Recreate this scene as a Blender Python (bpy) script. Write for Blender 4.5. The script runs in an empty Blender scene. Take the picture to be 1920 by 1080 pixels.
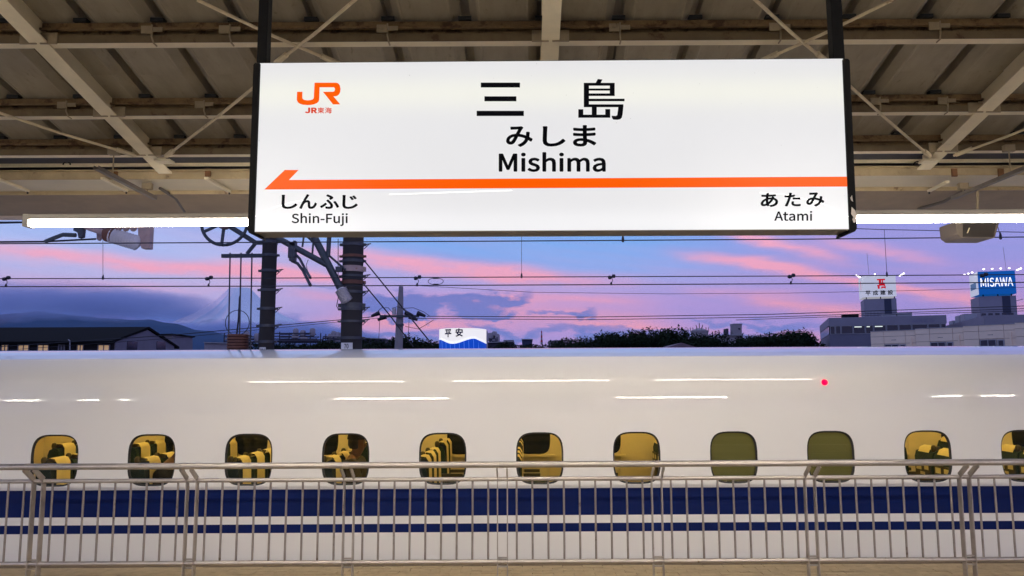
import bpy, bmesh, math, random
from mathutils import Vector, Matrix
from math import radians, sin, cos, pi, atan, atan2, tan, exp
RND = random.Random(11)
sc = bpy.context.scene
C = sc.collection

# ---------------------------------------------------------------- camera
F, CX, CY, EYE = 1442.0, 990.0, 540.0, 1.89        # focal length and centre in pixels of the 1920 px photograph
PITCH, ROLL = atan(165.0 / F), radians(0.28)
CAMR = Matrix.Rotation(pi / 2 + PITCH, 3, 'X') @ Matrix.Rotation(-ROLL, 3, 'Z')
cam = bpy.data.cameras.new('camera')
cam.sensor_width = 36.0
cam.lens = F / 1920 * 36.0
cam.shift_x = -(CX - 960) / 1920
cam.clip_start, cam.clip_end = 0.05, 200000
camo = bpy.data.objects.new('camera', cam)
C.objects.link(camo)
camo.matrix_world = Matrix.Translation((0, 0, EYE)) @ CAMR.to_4x4()
sc.camera = camo
sc.view_settings.view_transform = 'Standard'
sc.view_settings.look = 'None'
sc.view_settings.exposure = 0.0
sc.view_settings.gamma = 1.0
sc.cycles.use_denoising = True
sc.cycles.max_bounces = 7
sc.cycles.diffuse_bounces = 4
sc.cycles.glossy_bounces = 3
sc.cycles.transparent_max_bounces = 12
sc.cycles.volume_bounces = 3
sc.cycles.volume_max_steps = 96
sc.cycles.sample_clamp_indirect = 6
sc.cycles.caustics_reflective = False
sc.cycles.caustics_refractive = False


def ray(px, py):
    return CAMR @ Vector(((px - CX) / F, -(py - CY) / F, -1))


def at(px, py, Y):
    d = ray(px, py)
    return Vector((0, 0, EYE)) + d * (Y / d.y)


def at_slope(px, py, a, s):                          # the point where a line of sight meets the plane z = a - s*y
    d = ray(px, py)
    return Vector((0, 0, EYE)) + d * ((a - EYE) / (d.z + s * d.y))


def S(r, g, b):                                      # sRGB 0-255 to linear
    f = lambda c: (c / 255 / 12.92) if c <= 10.3 else ((c / 255 + .055) / 1.055) ** 2.4
    return (f(r), f(g), f(b))


# ---------------------------------------------------------------- sky
class NT:
    def __init__(s, tree):
        s.t = tree

    def n(s, kind, **kw):
        nd = s.t.nodes.new(kind)
        for k, v in kw.items():
            setattr(nd, k, v)
        return nd

    def put(s, sock, v):
        if v is None:
            return
        if isinstance(v, bpy.types.NodeSocket):
            s.t.links.new(v, sock)
        elif isinstance(v, (tuple, list)) and len(v) == 3 and len(sock.default_value) == 4:
            sock.default_value = (*v, 1)
        else:
            sock.default_value = v

    def m(s, op, a, b=None, c=None, clamp=False):
        nd = s.n('ShaderNodeMath', operation=op, use_clamp=clamp)
        for i, v in enumerate((a, b, c)):
            s.put(nd.inputs[i], v)
        return nd.outputs[0]

    def mix(s, f, a, b):
        nd = s.n('ShaderNodeMix', data_type='RGBA')
        s.put(nd.inputs[0], f)
        s.put(nd.inputs[6], a)
        s.put(nd.inputs[7], b)
        return nd.outputs[2]

    def ramp(s, f, stops, interp='LINEAR'):
        nd = s.n('ShaderNodeValToRGB')
        nd.color_ramp.interpolation = interp
        el = nd.color_ramp.elements
        while len(el) < len(stops):
            el.new(0.5)
        for e, (p, c) in zip(el, stops):
            e.position = p
            e.color = (*c, 1) if isinstance(c, tuple) else (c, c, c, 1)
        s.put(nd.inputs[0], f)
        return nd.outputs[0]

    def noise(s, vec, scale, detail=4, rough=.55, dist=0, dims='3D'):
        nd = s.n('ShaderNodeTexNoise', noise_dimensions=dims)
        s.put(nd.inputs['Vector'], vec)
        nd.inputs['Scale'].default_value = scale
        nd.inputs['Detail'].default_value = detail
        nd.inputs['Roughness'].default_value = rough
        nd.inputs['Distortion'].default_value = dist
        return nd.outputs[0]

    def xyz(s, x, y, z):
        nd = s.n('ShaderNodeCombineXYZ')
        for i, v in enumerate((x, y, z)):
            s.put(nd.inputs[i], v)
        return nd.outputs[0]


SUN_AZ, SUN_EL = radians(-88), radians(4.0)          # azimuth from +Y towards +X; an added ridge on the left blocks the low sun
world = bpy.data.worlds.new('World')
sc.world = world
world.use_nodes = True
world.cycles.sampling_method = 'MANUAL'
world.cycles.sample_map_resolution = 256
wt = NT(world.node_tree)
wt.t.nodes.clear()
tc = wt.n('ShaderNodeTexCoord').outputs['Generated']
sp = wt.n('ShaderNodeSeparateXYZ')
wt.put(sp.inputs[0], tc)
dx, dy, dz = sp.outputs
az = wt.m('ARCTAN2', dx, dy)
hl = wt.m('SQRT', wt.m('ADD', wt.m('MULTIPLY', dx, dx), wt.m('MULTIPLY', dy, dy)))
el = wt.m('DIVIDE', dz, wt.m('MAXIMUM', hl, .02))
# ripples that fray the edges of the clouds
wv = wt.xyz(wt.m('MULTIPLY', az, 5.0), wt.m('MULTIPLY', el, 26.0), 0.0)
w1 = wt.m('SUBTRACT', wt.noise(wv, 1.0, 3, .6, dims='2D'), .5)
wv2 = wt.xyz(wt.m('MULTIPLY', az, 16.0), wt.m('MULTIPLY', el, 44.0), 3.7)
w2 = wt.m('SUBTRACT', wt.noise(wv2, 1.0, 4, .6, dims='2D'), .5)
elw = wt.m('ADD', el, wt.m('ADD', wt.m('MULTIPLY', w1, .022), wt.m('MULTIPLY', w2, .006)))
elc = wt.m('ADD', el, wt.m('ADD', wt.m('MULTIPLY', w1, .030), wt.m('MULTIPLY', w2, .050)))


def ae(px, py):
    d = ray(px, py)
    return atan2(d.x, d.y), d.z / math.hypot(d.x, d.y)


def band(x0, y0, x1, y1, half, gain, soft=60, e=None):  # a streak of cloud from one direction to another
    a0, e0 = ae(x0, y0)
    a1, e1 = ae(x1, y1)
    k = (e1 - e0) / (a1 - a0)
    h, ac, ha = half / F, (a0 + a1) / 2, max(.5 * (a1 - a0), .3 * soft / F) * 1.02 + .25 * soft / F
    return (e or POSW), (-k / h, 1 / h, (k * a0 - e0) / h), (1 / ha, 0, -ac / ha), gain


def total(lst):
    acc = 0.0
    for vec, c1, c2, gain in lst:
        d = []
        for c in (c1, c2):
            nd = wt.n('ShaderNodeVectorMath', operation='DOT_PRODUCT')
            wt.put(nd.inputs[0], vec)
            nd.inputs[1].default_value = c
            d.append(nd.outputs['Value'])
        p2 = wt.m('MULTIPLY', d[1], d[1])
        s_ = wt.m('MULTIPLY_ADD', d[0], d[0], wt.m('MULTIPLY', p2, p2))
        acc = wt.m('MULTIPLY_ADD', wt.m('POWER', .36788, s_), gain, acc)
    return acc


POSW, POSC = wt.xyz(az, elw, 1.0), wt.xyz(az, elc, 1.0)
base_l = wt.ramp(dz, [(0, S(150, 152, 205)), (.05, S(164, 160, 208)), (.09, S(192, 176, 214)), (.14, S(182, 190, 230)),
                      (.19, S(146, 178, 232)), (.42, S(140, 158, 214)), (1, S(150, 164, 206))])
base_r = wt.ramp(dz, [(0, S(148, 144, 204)), (.05, S(176, 148, 204)), (.09, S(176, 150, 208)), (.14, S(156, 150, 212)),
                      (.19, S(142, 146, 214)), (.42, S(140, 158, 214)), (1, S(150, 164, 206))])
mid = wt.ramp(dz, [(0, S(158, 148, 204)), (.06, S(190, 156, 208)), (.10, S(194, 160, 210)), (.135, S(148, 170, 226)),
                   (.17, S(126, 170, 230)), (.42, S(140, 158, 214)), (1, S(150, 164, 206))])
fl = wt.n('ShaderNodeMapRange', interpolation_type='SMOOTHSTEP')
wt.put(fl.inputs[0], az)
fl.inputs[1].default_value, fl.inputs[2].default_value = -.42, -.12
fr = wt.n('ShaderNodeMapRange', interpolation_type='SMOOTHSTEP')
wt.put(fr.inputs[0], az)
fr.inputs[1].default_value, fr.inputs[2].default_value = .10, .42
col = wt.mix(fr.outputs[0], wt.mix(fl.outputs[0], base_l, mid), base_r)
# thin streaks all over the sky
gv = wt.xyz(wt.m('ADD', wt.m('MULTIPLY', az, 2.2), wt.m('MULTIPLY', el, 3.0)), wt.m('ADD', wt.m('MULTIPLY', el, 24.0), wt.m('MULTIPLY', az, 3.0)), 8.3)
gn = wt.noise(gv, 1.0, 4, .58, dims='2D')
gs = wt.ramp(gn, [(.42, 0.0), (.72, 1.0)])
fade = wt.n('ShaderNodeMapRange')
wt.put(fade.inputs[0], dz)
fade.inputs[1].default_value, fade.inputs[2].default_value = .25, .6
fade.inputs[3].default_value, fade.inputs[4].default_value = 1, .25
col = wt.mix(wt.m('MULTIPLY', wt.m('MULTIPLY', gs, .22), fade.outputs[0]), col, S(226, 164, 190))
gd = wt.ramp(wt.noise(gv, 1.7, 3, .6, dims='2D'), [(.5, 0.0), (.75, 1.0)])
col = wt.mix(wt.m('MULTIPLY', gd, .28), col, S(132, 146, 208))
pink = total([
    band(-260, 446, 560, 512, 13, .95, 90), band(430, 508, 660, 524, 12, .55, 50), band(60, 520, 480, 548, 12, .35, 80),
    band(680, 482, 1010, 514, 15, 1.0, 70), band(880, 514, 1180, 532, 12, .7, 80), band(520, 470, 680, 480, 10, .5, 60),
    band(1370, 436, 1560, 482, 12, .95, 60), band(1290, 480, 1500, 504, 9, .8, 60), band(1440, 502, 1680, 540, 10, .95, 60),
    band(1640, 536, 1850, 566, 9, 1.0, 50), band(1420, 566, 1640, 590, 11, .9, 60), band(1800, 560, 2200, 600, 14, .6, 90),
    band(860, 578, 1230, 610, 24, .95, 80), band(940, 552, 1180, 568, 10, .7, 70), band(820, 562, 980, 560, 10, .8, 50),
    band(640, 600, 900, 612, 14, .9, 70), band(1060, 618, 1340, 622, 9, .7, 70), band(560, 556, 700, 566, 8, .4, 50),
    band(1300, 545, 1500, 558, 10, .35, 70), band(1480, 630, 1640, 640, 12, .7, 70), band(1560, 455, 1740, 480, 11, .55, 60),
])
pink = wt.m('MINIMUM', wt.m('MULTIPLY', pink, wt.m('MULTIPLY_ADD', w2, 1.1, wt.m('MULTIPLY_ADD', gn, 1.5, .25))), 1.0, clamp=True)
pinkc = wt.ramp(dz, [(.06, S(255, 166, 164)), (.12, S(252, 164, 172)), (.18, S(248, 170, 184))])
col = wt.mix(wt.m('MULTIPLY', pink, .88), col, pinkc)


def cloud(*a, **k):
    return band(*a, e=POSC, **k)


dark = total([
    cloud(-700, 575, 300, 574, 30, 1.25, soft=60), cloud(-700, 610, 400, 612, 26, 1.2, soft=60), cloud(240, 588, 430, 606, 17, 1.1, soft=50),
    cloud(690, 562, 860, 566, 13, 1.2, soft=50), cloud(840, 558, 985, 553, 12, 1.35, soft=30), cloud(700, 576, 930, 580, 15, 1.2, soft=50), cloud(690, 588, 800, 592, 9, .9, soft=40),
    cloud(915, 590, 965, 590, 6, 1.2, soft=16), cloud(990, 592, 1050, 592, 6, 1.0, soft=20), cloud(1060, 596, 1115, 598, 7, 1.1, soft=20),
    cloud(920, 628, 1500, 640, 11, 1.1, soft=90), cloud(600, 630, 900, 640, 10, 1.0, soft=60), cloud(420, 610, 640, 612, 16, .8, soft=60),
    cloud(1280, 598, 1500, 606, 7, .7, soft=60), cloud(1440, 612, 1560, 614, 7, .6, soft=40), cloud(560, 540, 690, 548, 8, .5, soft=50),
    cloud(880, 610, 950, 620, 8, .8, soft=30),
])
dark = wt.m('MULTIPLY', dark, wt.m('MULTIPLY_ADD', w2, 2.2, .9))
darkf = wt.ramp(dark, [(.18, 0.0), (.50, .62), (.9, 1.0)])
darkc = wt.mix(fl.outputs[0], wt.ramp(dz, [(.05, S(70, 98, 164)), (.085, S(98, 112, 176)), (.12, S(132, 136, 192))]), wt.ramp(dz, [(.05, S(122, 130, 192)), (.12, S(114, 118, 182))]))
col = wt.mix(wt.m('MULTIPLY', darkf, .95), col, darkc)
# the clear-air part of the dusk sky
sky = wt.n('ShaderNodeTexSky', sky_type='NISHITA')
sky.sun_disc = False
sky.sun_elevation = SUN_EL
sky.sun_rotation = SUN_AZ
sky.air_density, sky.dust_density, sky.ozone_density = 1.0, 1.0, 3.0
b1 = wt.n('ShaderNodeBackground')
wt.put(b1.inputs[0], sky.outputs[0])
b1.inputs[1].default_value = .004
b2 = wt.n('ShaderNodeBackground')
wt.put(b2.inputs[0], col)
b2.inputs[1].default_value = 1.22
ad = wt.n('ShaderNodeAddShader')
wt.put(ad.inputs[0], b1.outputs[0])
wt.put(ad.inputs[1], b2.outputs[0])
wo = wt.n('ShaderNodeOutputWorld')
wt.put(wo.inputs[0], ad.outputs[0])

sun = bpy.data.lights.new('sun', 'SUN')
sun.energy = 2.4
sun.angle = radians(.5)
sun.color = (1, .34, .32)
suno = bpy.data.objects.new('sun', sun)
C.objects.link(suno)
sdir = Vector((sin(SUN_AZ) * cos(SUN_EL), cos(SUN_AZ) * cos(SUN_EL), sin(SUN_EL)))
suno.rotation_euler = (-sdir).to_track_quat('-Z', 'Y').to_euler()
suno.location = (-40, 10, 40)

# ---------------------------------------------------------------- materials
MATS = {}


def mat(name, colr, rough=.6, metal=0.0, var=.12, scale=3.0, bump=0.0, bscale=30.0, rust=None, coat=0.0, stretch=(1, 1, 1), spec=.5, rvar=.07):
    if name in MATS:
        return MATS[name]
    m = bpy.data.materials.new(name)
    m.use_nodes = True
    t = NT(m.node_tree)
    p = t.t.nodes['Principled BSDF']
    tcn = t.n('ShaderNodeTexCoord')
    mp = t.n('ShaderNodeMapping')
    t.put(mp.inputs[0], tcn.outputs['Object'])
    mp.inputs['Scale'].default_value = stretch
    oi = t.n('ShaderNodeObjectInfo')
    t.put(mp.inputs['Location'], t.xyz(t.m('MULTIPLY', oi.outputs['Random'], 37.0), t.m('MULTIPLY', oi.outputs['Random'], 91.0), 0.0))
    v = mp.outputs[0]
    n1 = t.noise(v, scale, 6, .62)
    lo = tuple(max(0, c * (1 - var)) for c in colr)
    hi = tuple(min(1, c * (1 + var)) for c in colr)
    c = t.ramp(n1, [(.3, lo), (.7, hi)])
    if rust:
        rc, thr, rs = rust
        rn = t.noise(v, rs, 8, .7, .4)
        f = t.ramp(rn, [(thr, 0.0), (thr + .07, 1.0)])
        c = t.mix(f, c, rc)
        c = t.mix(t.ramp(rn, [(thr - .08, 0.0), (thr, .35)]), c, tuple(.5 * (a + b) for a, b in zip(rc, colr)))
    t.put(p.inputs['Base Color'], c)
    rr = t.n('ShaderNodeMapRange')
    t.put(rr.inputs[0], n1)
    rr.inputs[3].default_value, rr.inputs[4].default_value = max(.03, rough - rvar), min(1, rough + rvar)
    t.put(p.inputs['Roughness'], rr.outputs[0])
    p.inputs['Metallic'].default_value = metal
    p.inputs['Specular IOR Level'].default_value = spec
    if coat:
        p.inputs['Coat Weight'].default_value = coat
        p.inputs['Coat Roughness'].default_value = .045
    if bump:
        b = t.n('ShaderNodeBump')
        b.inputs['Strength'].default_value = bump
        b.inputs['Distance'].default_value = .01
        t.put(b.inputs['Height'], t.noise(v, bscale, 4, .6))
        t.put(p.inputs['Normal'], b.outputs[0])
    MATS[name] = m
    return m


def emit(name, colr, strength, base=None, rough=.3, band_z=None):
    if name in MATS:
        return MATS[name]
    m = bpy.data.materials.new(name)
    m.use_nodes = True
    p = m.node_tree.nodes['Principled BSDF']
    p.inputs['Base Color'].default_value = (*(base or colr), 1)
    p.inputs['Roughness'].default_value = rough
    p.inputs['Specular IOR Level'].default_value = .1
    p.inputs['Emission Color'].default_value = (*colr, 1)
    p.inputs['Emission Strength'].default_value = strength
    MATS[name] = m
    return m


def glass(name, tint, rough=.02, refl=.10):
    if name in MATS:
        return MATS[name]
    m = bpy.data.materials.new(name)
    m.use_nodes = True
    t = NT(m.node_tree)
    t.t.nodes.clear()
    tr = t.n('ShaderNodeBsdfTransparent')
    tr.inputs[0].default_value = (*tint, 1)
    gl = t.n('ShaderNodeBsdfGlossy')
    gl.inputs['Roughness'].default_value = rough
    fz = t.n('ShaderNodeFresnel')
    fz.inputs[0].default_value = 1.5
    mx = t.n('ShaderNodeMixShader')
    t.put(mx.inputs[0], t.m('MULTIPLY', fz.outputs[0], refl / .04 * .4))
    t.put(mx.inputs[1], tr.outputs[0])
    t.put(mx.inputs[2], gl.outputs[0])
    o = t.n('ShaderNodeOutputMaterial')
    t.put(o.inputs[0], mx.outputs[0])
    MATS[name] = m
    return m


# ---------------------------------------------------------------- builders
INV = {}
Z3 = Vector((0, 0, 1))


def tag(o, label=None, cat=None, group=None, kind=None):
    for k, v in (('label', label), ('category', cat), ('group', group), ('kind', kind)):
        if v:
            o[k] = v
    return o


def thing(name, label, cat, loc=(0, 0, 0), group=None, rz=0.0):
    o = bpy.data.objects.new(name, None)
    o.empty_display_size = .2
    C.objects.link(o)
    o.location = loc
    o.rotation_euler = (0, 0, rz)
    INV[o.name] = (Matrix.Translation(loc) @ Matrix.Rotation(rz, 4, 'Z')).inverted()
    return tag(o, label, cat, group)


class MB:
    def __init__(s):
        s.v, s.f = [], []

    def poly(s, pts):
        n = len(s.v)
        s.v += [Vector(p) for p in pts]
        s.f.append(tuple(range(n, n + len(pts))))
        return s

    def box(s, x0, x1, y0, y1, z0, z1):
        n = len(s.v)
        s.v += [Vector((x, y, z)) for z in (z0, z1) for y in (y0, y1) for x in (x0, x1)]
        s.f += [tuple(n + i for i in q) for q in ((0, 2, 3, 1), (4, 5, 7, 6), (0, 1, 5, 4), (2, 6, 7, 3), (0, 4, 6, 2), (1, 3, 7, 5))]
        return s

    def bar(s, p0, p1, w, h, up=Z3):
        p0, p1 = Vector(p0), Vector(p1)
        d = (p1 - p0).normalized()
        if abs(d.dot(up)) > .98:
            up = Vector((0, 1, 0))
        a = d.cross(up).normalized()
        b = a.cross(d).normalized()
        n = len(s.v)
        for p in (p0, p1):
            for i, j in ((-1, -1), (1, -1), (1, 1), (-1, 1)):
                s.v.append(p + a * (w / 2 * i) + b * (h / 2 * j))
        s.f += [tuple(n + i for i in q) for q in ((0, 1, 2, 3), (7, 6, 5, 4), (0, 4, 5, 1), (1, 5, 6, 2), (2, 6, 7, 3), (3, 7, 4, 0))]
        return s

    def tube(s, pts, r, n=8, caps=True):
        pts = [Vector(p) for p in pts]
        rs = r if isinstance(r, (list, tuple)) else [r] * len(pts)
        st = len(s.v)
        ref = None
        for i, p in enumerate(pts):
            d = (pts[min(i + 1, len(pts) - 1)] - pts[max(i - 1, 0)]).normalized()
            if ref is None:
                ref = Vector((0, 0, 1)) if abs(d.z) < .9 else Vector((1, 0, 0))
            a = d.cross(ref)
            if a.length < 1e-4:
                a = d.cross(Vector((0, 1, 0)))
            a.normalize()
            b = a.cross(d)
            for k in range(n):
                t = 2 * pi * k / n
                s.v.append(p + a * (cos(t) * rs[i]) + b * (sin(t) * rs[i]))
        for i in range(len(pts) - 1):
            for k in range(n):
                k2 = (k + 1) % n
                s.f.append((st + i * n + k, st + i * n + k2, st + (i + 1) * n + k2, st + (i + 1) * n + k))
        if caps:
            s.f.append(tuple(st + k for k in reversed(range(n))))
            s.f.append(tuple(st + (len(pts) - 1) * n + k for k in range(n)))
        return s

    def lathe(s, prof, c, n=16, axis='Z', a0=0.0, a1=2 * pi):
        c = Vector(c)
        st = len(s.v)
        full = abs(a1 - a0 - 2 * pi) < 1e-6
        m = n if full else n + 1
        for r, h in prof:
            for k in range(m):
                t = a0 + (a1 - a0) * k / n
                u, w = r * cos(t), r * sin(t)
                s.v.append(c + (Vector((u, w, h)) if axis == 'Z' else Vector((h, u, w)) if axis == 'X' else Vector((u, h, w))))
        for i in range(len(prof) - 1):
            for k in range(n):
                k2 = (k + 1) % m
                s.f.append((st + i * m + k, st + i * m + k2, st + (i + 1) * m + k2, st + (i + 1) * m + k))
        return s

    def prism(s, pts, vec):
        pts = [Vector(p) for p in pts]
        vec = Vector(vec)
        n, k = len(s.v), len(pts)
        s.v += pts + [p + vec for p in pts]
        s.f.append(tuple(range(n, n + k)))
        s.f.append(tuple(reversed(range(n + k, n + 2 * k))))
        for i in range(k):
            j = (i + 1) % k
            s.f.append((n + i, n + k + i, n + k + j, n + j))
        return s

    def pxprism(s, pxs, Y, depth):
        return s.prism([at(x, y, Y) for x, y in pxs], (0, depth, 0))

    def xform(s, M, n0=0):
        for i in range(n0, len(s.v)):
            s.v[i] = M @ s.v[i]
        return s

    def mesh(s, name, material, inv=None, smooth=None):
        me = bpy.data.meshes.new(name)
        me.from_pydata([tuple(inv @ p) if inv is not None else tuple(p) for p in s.v], [], s.f)
        if material is not None:
            me.materials.append(material)
        bm = bmesh.new()
        bm.from_mesh(me)
        bmesh.ops.recalc_face_normals(bm, faces=bm.faces)
        bm.to_mesh(me)
        bm.free()
        if smooth is not None:
            me.polygons.foreach_set('use_smooth', [True] * len(me.polygons))
            me.set_sharp_from_angle(angle=radians(smooth))
        return me

    def build(s, name, material, parent=None, smooth=None, local=False, bevel=0.0):
        inv = None
        if parent is not None and not local:
            inv = INV[parent.name]
        me = s.mesh(name, material, inv, smooth)
        o = bpy.data.objects.new(name, me)
        C.objects.link(o)
        if parent is not None:
            o.parent = parent
            INV[o.name] = INV[parent.name]
        else:
            INV[o.name] = Matrix.Identity(4)
        if bevel:
            bv = o.modifiers.new('edge', 'BEVEL')
            bv.width, bv.segments, bv.limit_method = bevel, 2, 'ANGLE'
        return o


def put(name, me, loc, parent=None, rot=None):       # a piece that shares its mesh with its likes
    o = bpy.data.objects.new(name, me)
    C.objects.link(o)
    o.location = loc
    if rot:
        o.rotation_euler = rot
    o.parent = parent
    return o


def copy_tree(o, parent=None, loc=None, label=None, group=None):
    c = o.copy()
    C.objects.link(c)
    c.parent = parent
    if loc is not None:
        c.location = loc
    if label:
        c['label'] = label
    if group:
        c['group'] = group
    for ch in o.children:
        copy_tree(ch, c)
    return c


def struct(o):
    o['kind'] = 'structure'
    return o


# ---------------------------------------------------------------- lettering
GLYPHS = {"M":[284,[[35,0,64,0,64,142,60,218,62,218,82,159,131,26,153,26,201,159,222,218,223,218,219,142,219,0,249,0,249,257,210,257,161,119,143,66,142,66,123,119,74,257,35,257]]],"i":[96,[[32,0,64,0,64,190,32,190],[48,229,59,232,67,239,70,251,67,262,59,269,48,271,37,269,30,262,27,251,30,239,37,232]]],"s":[164,[[82,-5,120,3,143,24,151,52,142,81,120,98,93,110,73,118,58,128,52,143,56,156,68,166,88,170,103,168,117,162,131,153,146,173,130,184,110,192,87,195,52,188,29,168,22,141,30,115,51,97,77,86,98,78,114,66,120,50,116,35,104,24,83,20,62,23,44,31,27,43,11,22,31,8,56,-1]]],"h":[213,[[32,0,64,0,64,138,82,154,98,164,116,167,137,162,149,145,152,116,152,0,184,0,184,120,178,161,159,186,126,195,102,191,81,179,63,163,64,202,64,279,32,279]]],"m":[324,[[32,0,64,0,64,138,81,154,97,164,112,167,132,162,144,145,147,116,147,0,179,0,179,138,196,154,212,164,227,167,247,162,259,145,263,116,263,0,294,0,294,120,288,161,269,186,237,195,215,190,194,178,174,159,164,178,146,191,121,195,100,191,80,179,62,162,62,162,58,190,32,190]]],"a":[197,[[76,-5,99,-1,120,9,139,23,140,23,143,0,169,0,169,117,162,158,141,185,103,195,74,191,49,182,29,170,41,148,58,158,77,165,98,168,122,161,134,144,137,120,71,107,33,84,21,49,28,20,47,2],[85,21,68,24,56,34,51,51,59,73,87,89,137,99,137,46,120,32,103,24]]],"S":[209,[[106,-5,153,5,183,31,194,68,187,100,168,122,141,137,104,153,84,162,68,175,62,196,68,215,84,228,110,233,132,230,151,222,168,209,185,230,164,246,139,257,110,261,68,252,39,228,29,193,37,162,57,141,81,127,118,111,140,101,155,87,161,65,154,44,136,29,107,24,81,28,57,39,36,56,17,33,42,13,72,0]]],"n":[214,[[32,0,64,0,64,138,82,154,98,164,116,167,137,162,149,145,152,116,152,0,184,0,184,120,178,161,159,186,126,195,102,191,81,179,62,162,62,162,58,190,32,190]]],"F":[193,[[35,0,68,0,68,115,166,115,166,143,68,143,68,229,183,229,183,257,35,257]]],"u":[213,[[88,-5,112,0,132,12,151,30,152,30,154,0,181,0,181,190,149,190,149,55,132,37,115,26,97,23,77,28,65,45,62,74,62,190,29,190,29,70,36,29,55,4]]],"j":[96,[[12,-85,43,-77,59,-55,64,-22,64,190,33,190,33,-22,31,-42,24,-55,9,-59,-9,-56,-15,-80],[48,229,59,232,67,239,70,251,67,262,59,269,48,271,37,269,30,262,27,251,30,239,37,232]]],"A":[213,[[1,0,34,0,59,78,153,78,177,0,211,0,124,257,88,257],[67,104,79,144,105,230,106,230,132,144,145,104]]],"t":[132,[[92,-5,127,2,121,27,99,21,82,26,72,38,70,58,70,164,121,164,121,190,70,190,70,244,43,244,40,190,9,188,9,164,38,164,38,59,43,25,60,3]]],"I":[103,[[35,0,68,0,68,257,35,257]]],"W":[307,[[63,0,102,0,140,155,153,213,154,213,167,155,206,0,245,0,298,257,267,257,239,117,225,34,223,34,205,117,169,257,140,257,104,117,86,34,85,34,69,117,42,257,9,257]]],"J":[187,[[83,-5,124,6,147,35,154,75,154,257,121,257,121,78,117,47,103,29,80,24,63,27,48,36,35,53,12,36,30,14,54,0]]],"R":[222,[[68,135,68,230,111,230,145,226,166,212,173,185,166,157,145,140,111,135],[176,0,213,0,147,112,178,126,198,150,205,185,194,227,162,250,116,257,35,257,35,0,68,0,68,109,114,109]]],"7":[194,[[69,0,103,0,111,89,133,164,178,237,178,257,17,257,17,229,142,229,102,160,79,87]]],"0":[194,[[97,-5,140,10,167,55,177,129,167,203,140,247,97,261,55,247,27,203,18,129,27,55,55,10],[97,21,72,33,55,68,48,129,55,190,72,225,97,236,123,225,140,190,146,129,140,68,123,33]]],"-":[121,[[16,86,106,86,106,110,16,110]]]}


def text2d(s, bold=0.0):
    """Outline lettering as flat polygons: (vertices, faces) in the glyphs' own units."""
    if all(ch in GLYPHS for ch in s):
        cu = bpy.data.curves.new('letters', 'CURVE')
        cu.dimensions = '2D'
        cu.fill_mode = 'BOTH'
        x = 0
        for ch in s:
            adv, pls = GLYPHS[ch]
            for pl in pls:
                spn = cu.splines.new('POLY')
                spn.points.add(len(pl) // 2 - 1)
                for i in range(len(pl) // 2):
                    spn.points[i].co = ((x + pl[2 * i]) / 1000, pl[2 * i + 1] / 1000, 0, 1)
                spn.use_cyclic_u = True
            x += adv
    else:
        cu = bpy.data.curves.new('letters', 'FONT')
        cu.body = s
        cu.size = 1
        cu.resolution_u = 4
    o = bpy.data.objects.new('letters', cu)
    C.objects.link(o)
    dg = bpy.context.evaluated_depsgraph_get()
    me = bpy.data.meshes.new_from_object(o.evaluated_get(dg))
    vs = [(v.co.x, v.co.y) for v in me.vertices]
    fs = [tuple(p.vertices) for p in me.polygons]
    if bold:
        bm = bmesh.new()
        bm.from_mesh(me)
        bmesh.ops.remove_doubles(bm, verts=bm.verts, dist=1e-5)
        edges = [((e.verts[0].co.x, e.verts[0].co.y), (e.verts[1].co.x, e.verts[1].co.y)) for e in bm.edges if len(e.link_faces) == 1]
        bm.free()
        for (ax, ay), (bx, by) in edges:
            L = math.hypot(bx - ax, by - ay)
            if L < 1e-6:
                continue
            ux, uy = (bx - ax) / L * bold, (by - ay) / L * bold
            n = len(vs)
            h = .5
            vs += [(ax - uy, ay + ux), (ax - ux * .7 - uy * h, ay - uy * .7 + ux * h), (ax - ux * .7 + uy * h, ay - uy * .7 - ux * h), (ax + uy, ay - ux),
                   (bx + uy, by - ux), (bx + ux * .7 + uy * h, by + uy * .7 - ux * h), (bx + ux * .7 - uy * h, by + uy * .7 + ux * h), (bx - uy, by + ux)]
            fs.append(tuple(range(n, n + 8)))
    C.objects.unlink(o)
    bpy.data.objects.remove(o)
    bpy.data.meshes.remove(me)
    bpy.data.curves.remove(cu)
    return vs, fs


def lettering(name, s, mapf, material, parent, bold=0.0):
    """mapf(u, v) takes the lettering's box (0..1, 0..1 upwards) to a point of the surface it is printed on."""
    vs, fs = text2d(s, bold)
    x0, x1 = min(v[0] for v in vs), max(v[0] for v in vs)
    y0, y1 = min(v[1] for v in vs), max(v[1] for v in vs)
    mb = MB()
    mb.v = [Vector(mapf((x - x0) / (x1 - x0), (y - y0) / (y1 - y0))) for x, y in vs]
    mb.f = fs
    inv = INV[parent.name]
    me = bpy.data.meshes.new(name)
    me.from_pydata([tuple(inv @ p) for p in mb.v], [], fs)
    me.materials.append(material)
    o = bpy.data.objects.new(name, me)
    C.objects.link(o)
    o.parent = parent
    INV[o.name] = inv
    return o


def pxbox(x0, y0, x1, y1, Y):
    return lambda u, v: at(x0 + (x1 - x0) * u, y1 + (y0 - y1) * v, Y)

# ================================================================ the setting: ground, platform
m_ground = mat('ground_soil', (.07, .065, .06), .95, var=.3, scale=.05)
g = MB()
g.poly([(-90000, -40000, -1.4), (90000, -40000, -1.4), (90000, 90000, -1.4), (-90000, 90000, -1.4)])
struct(g.build('ground', m_ground))

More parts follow.
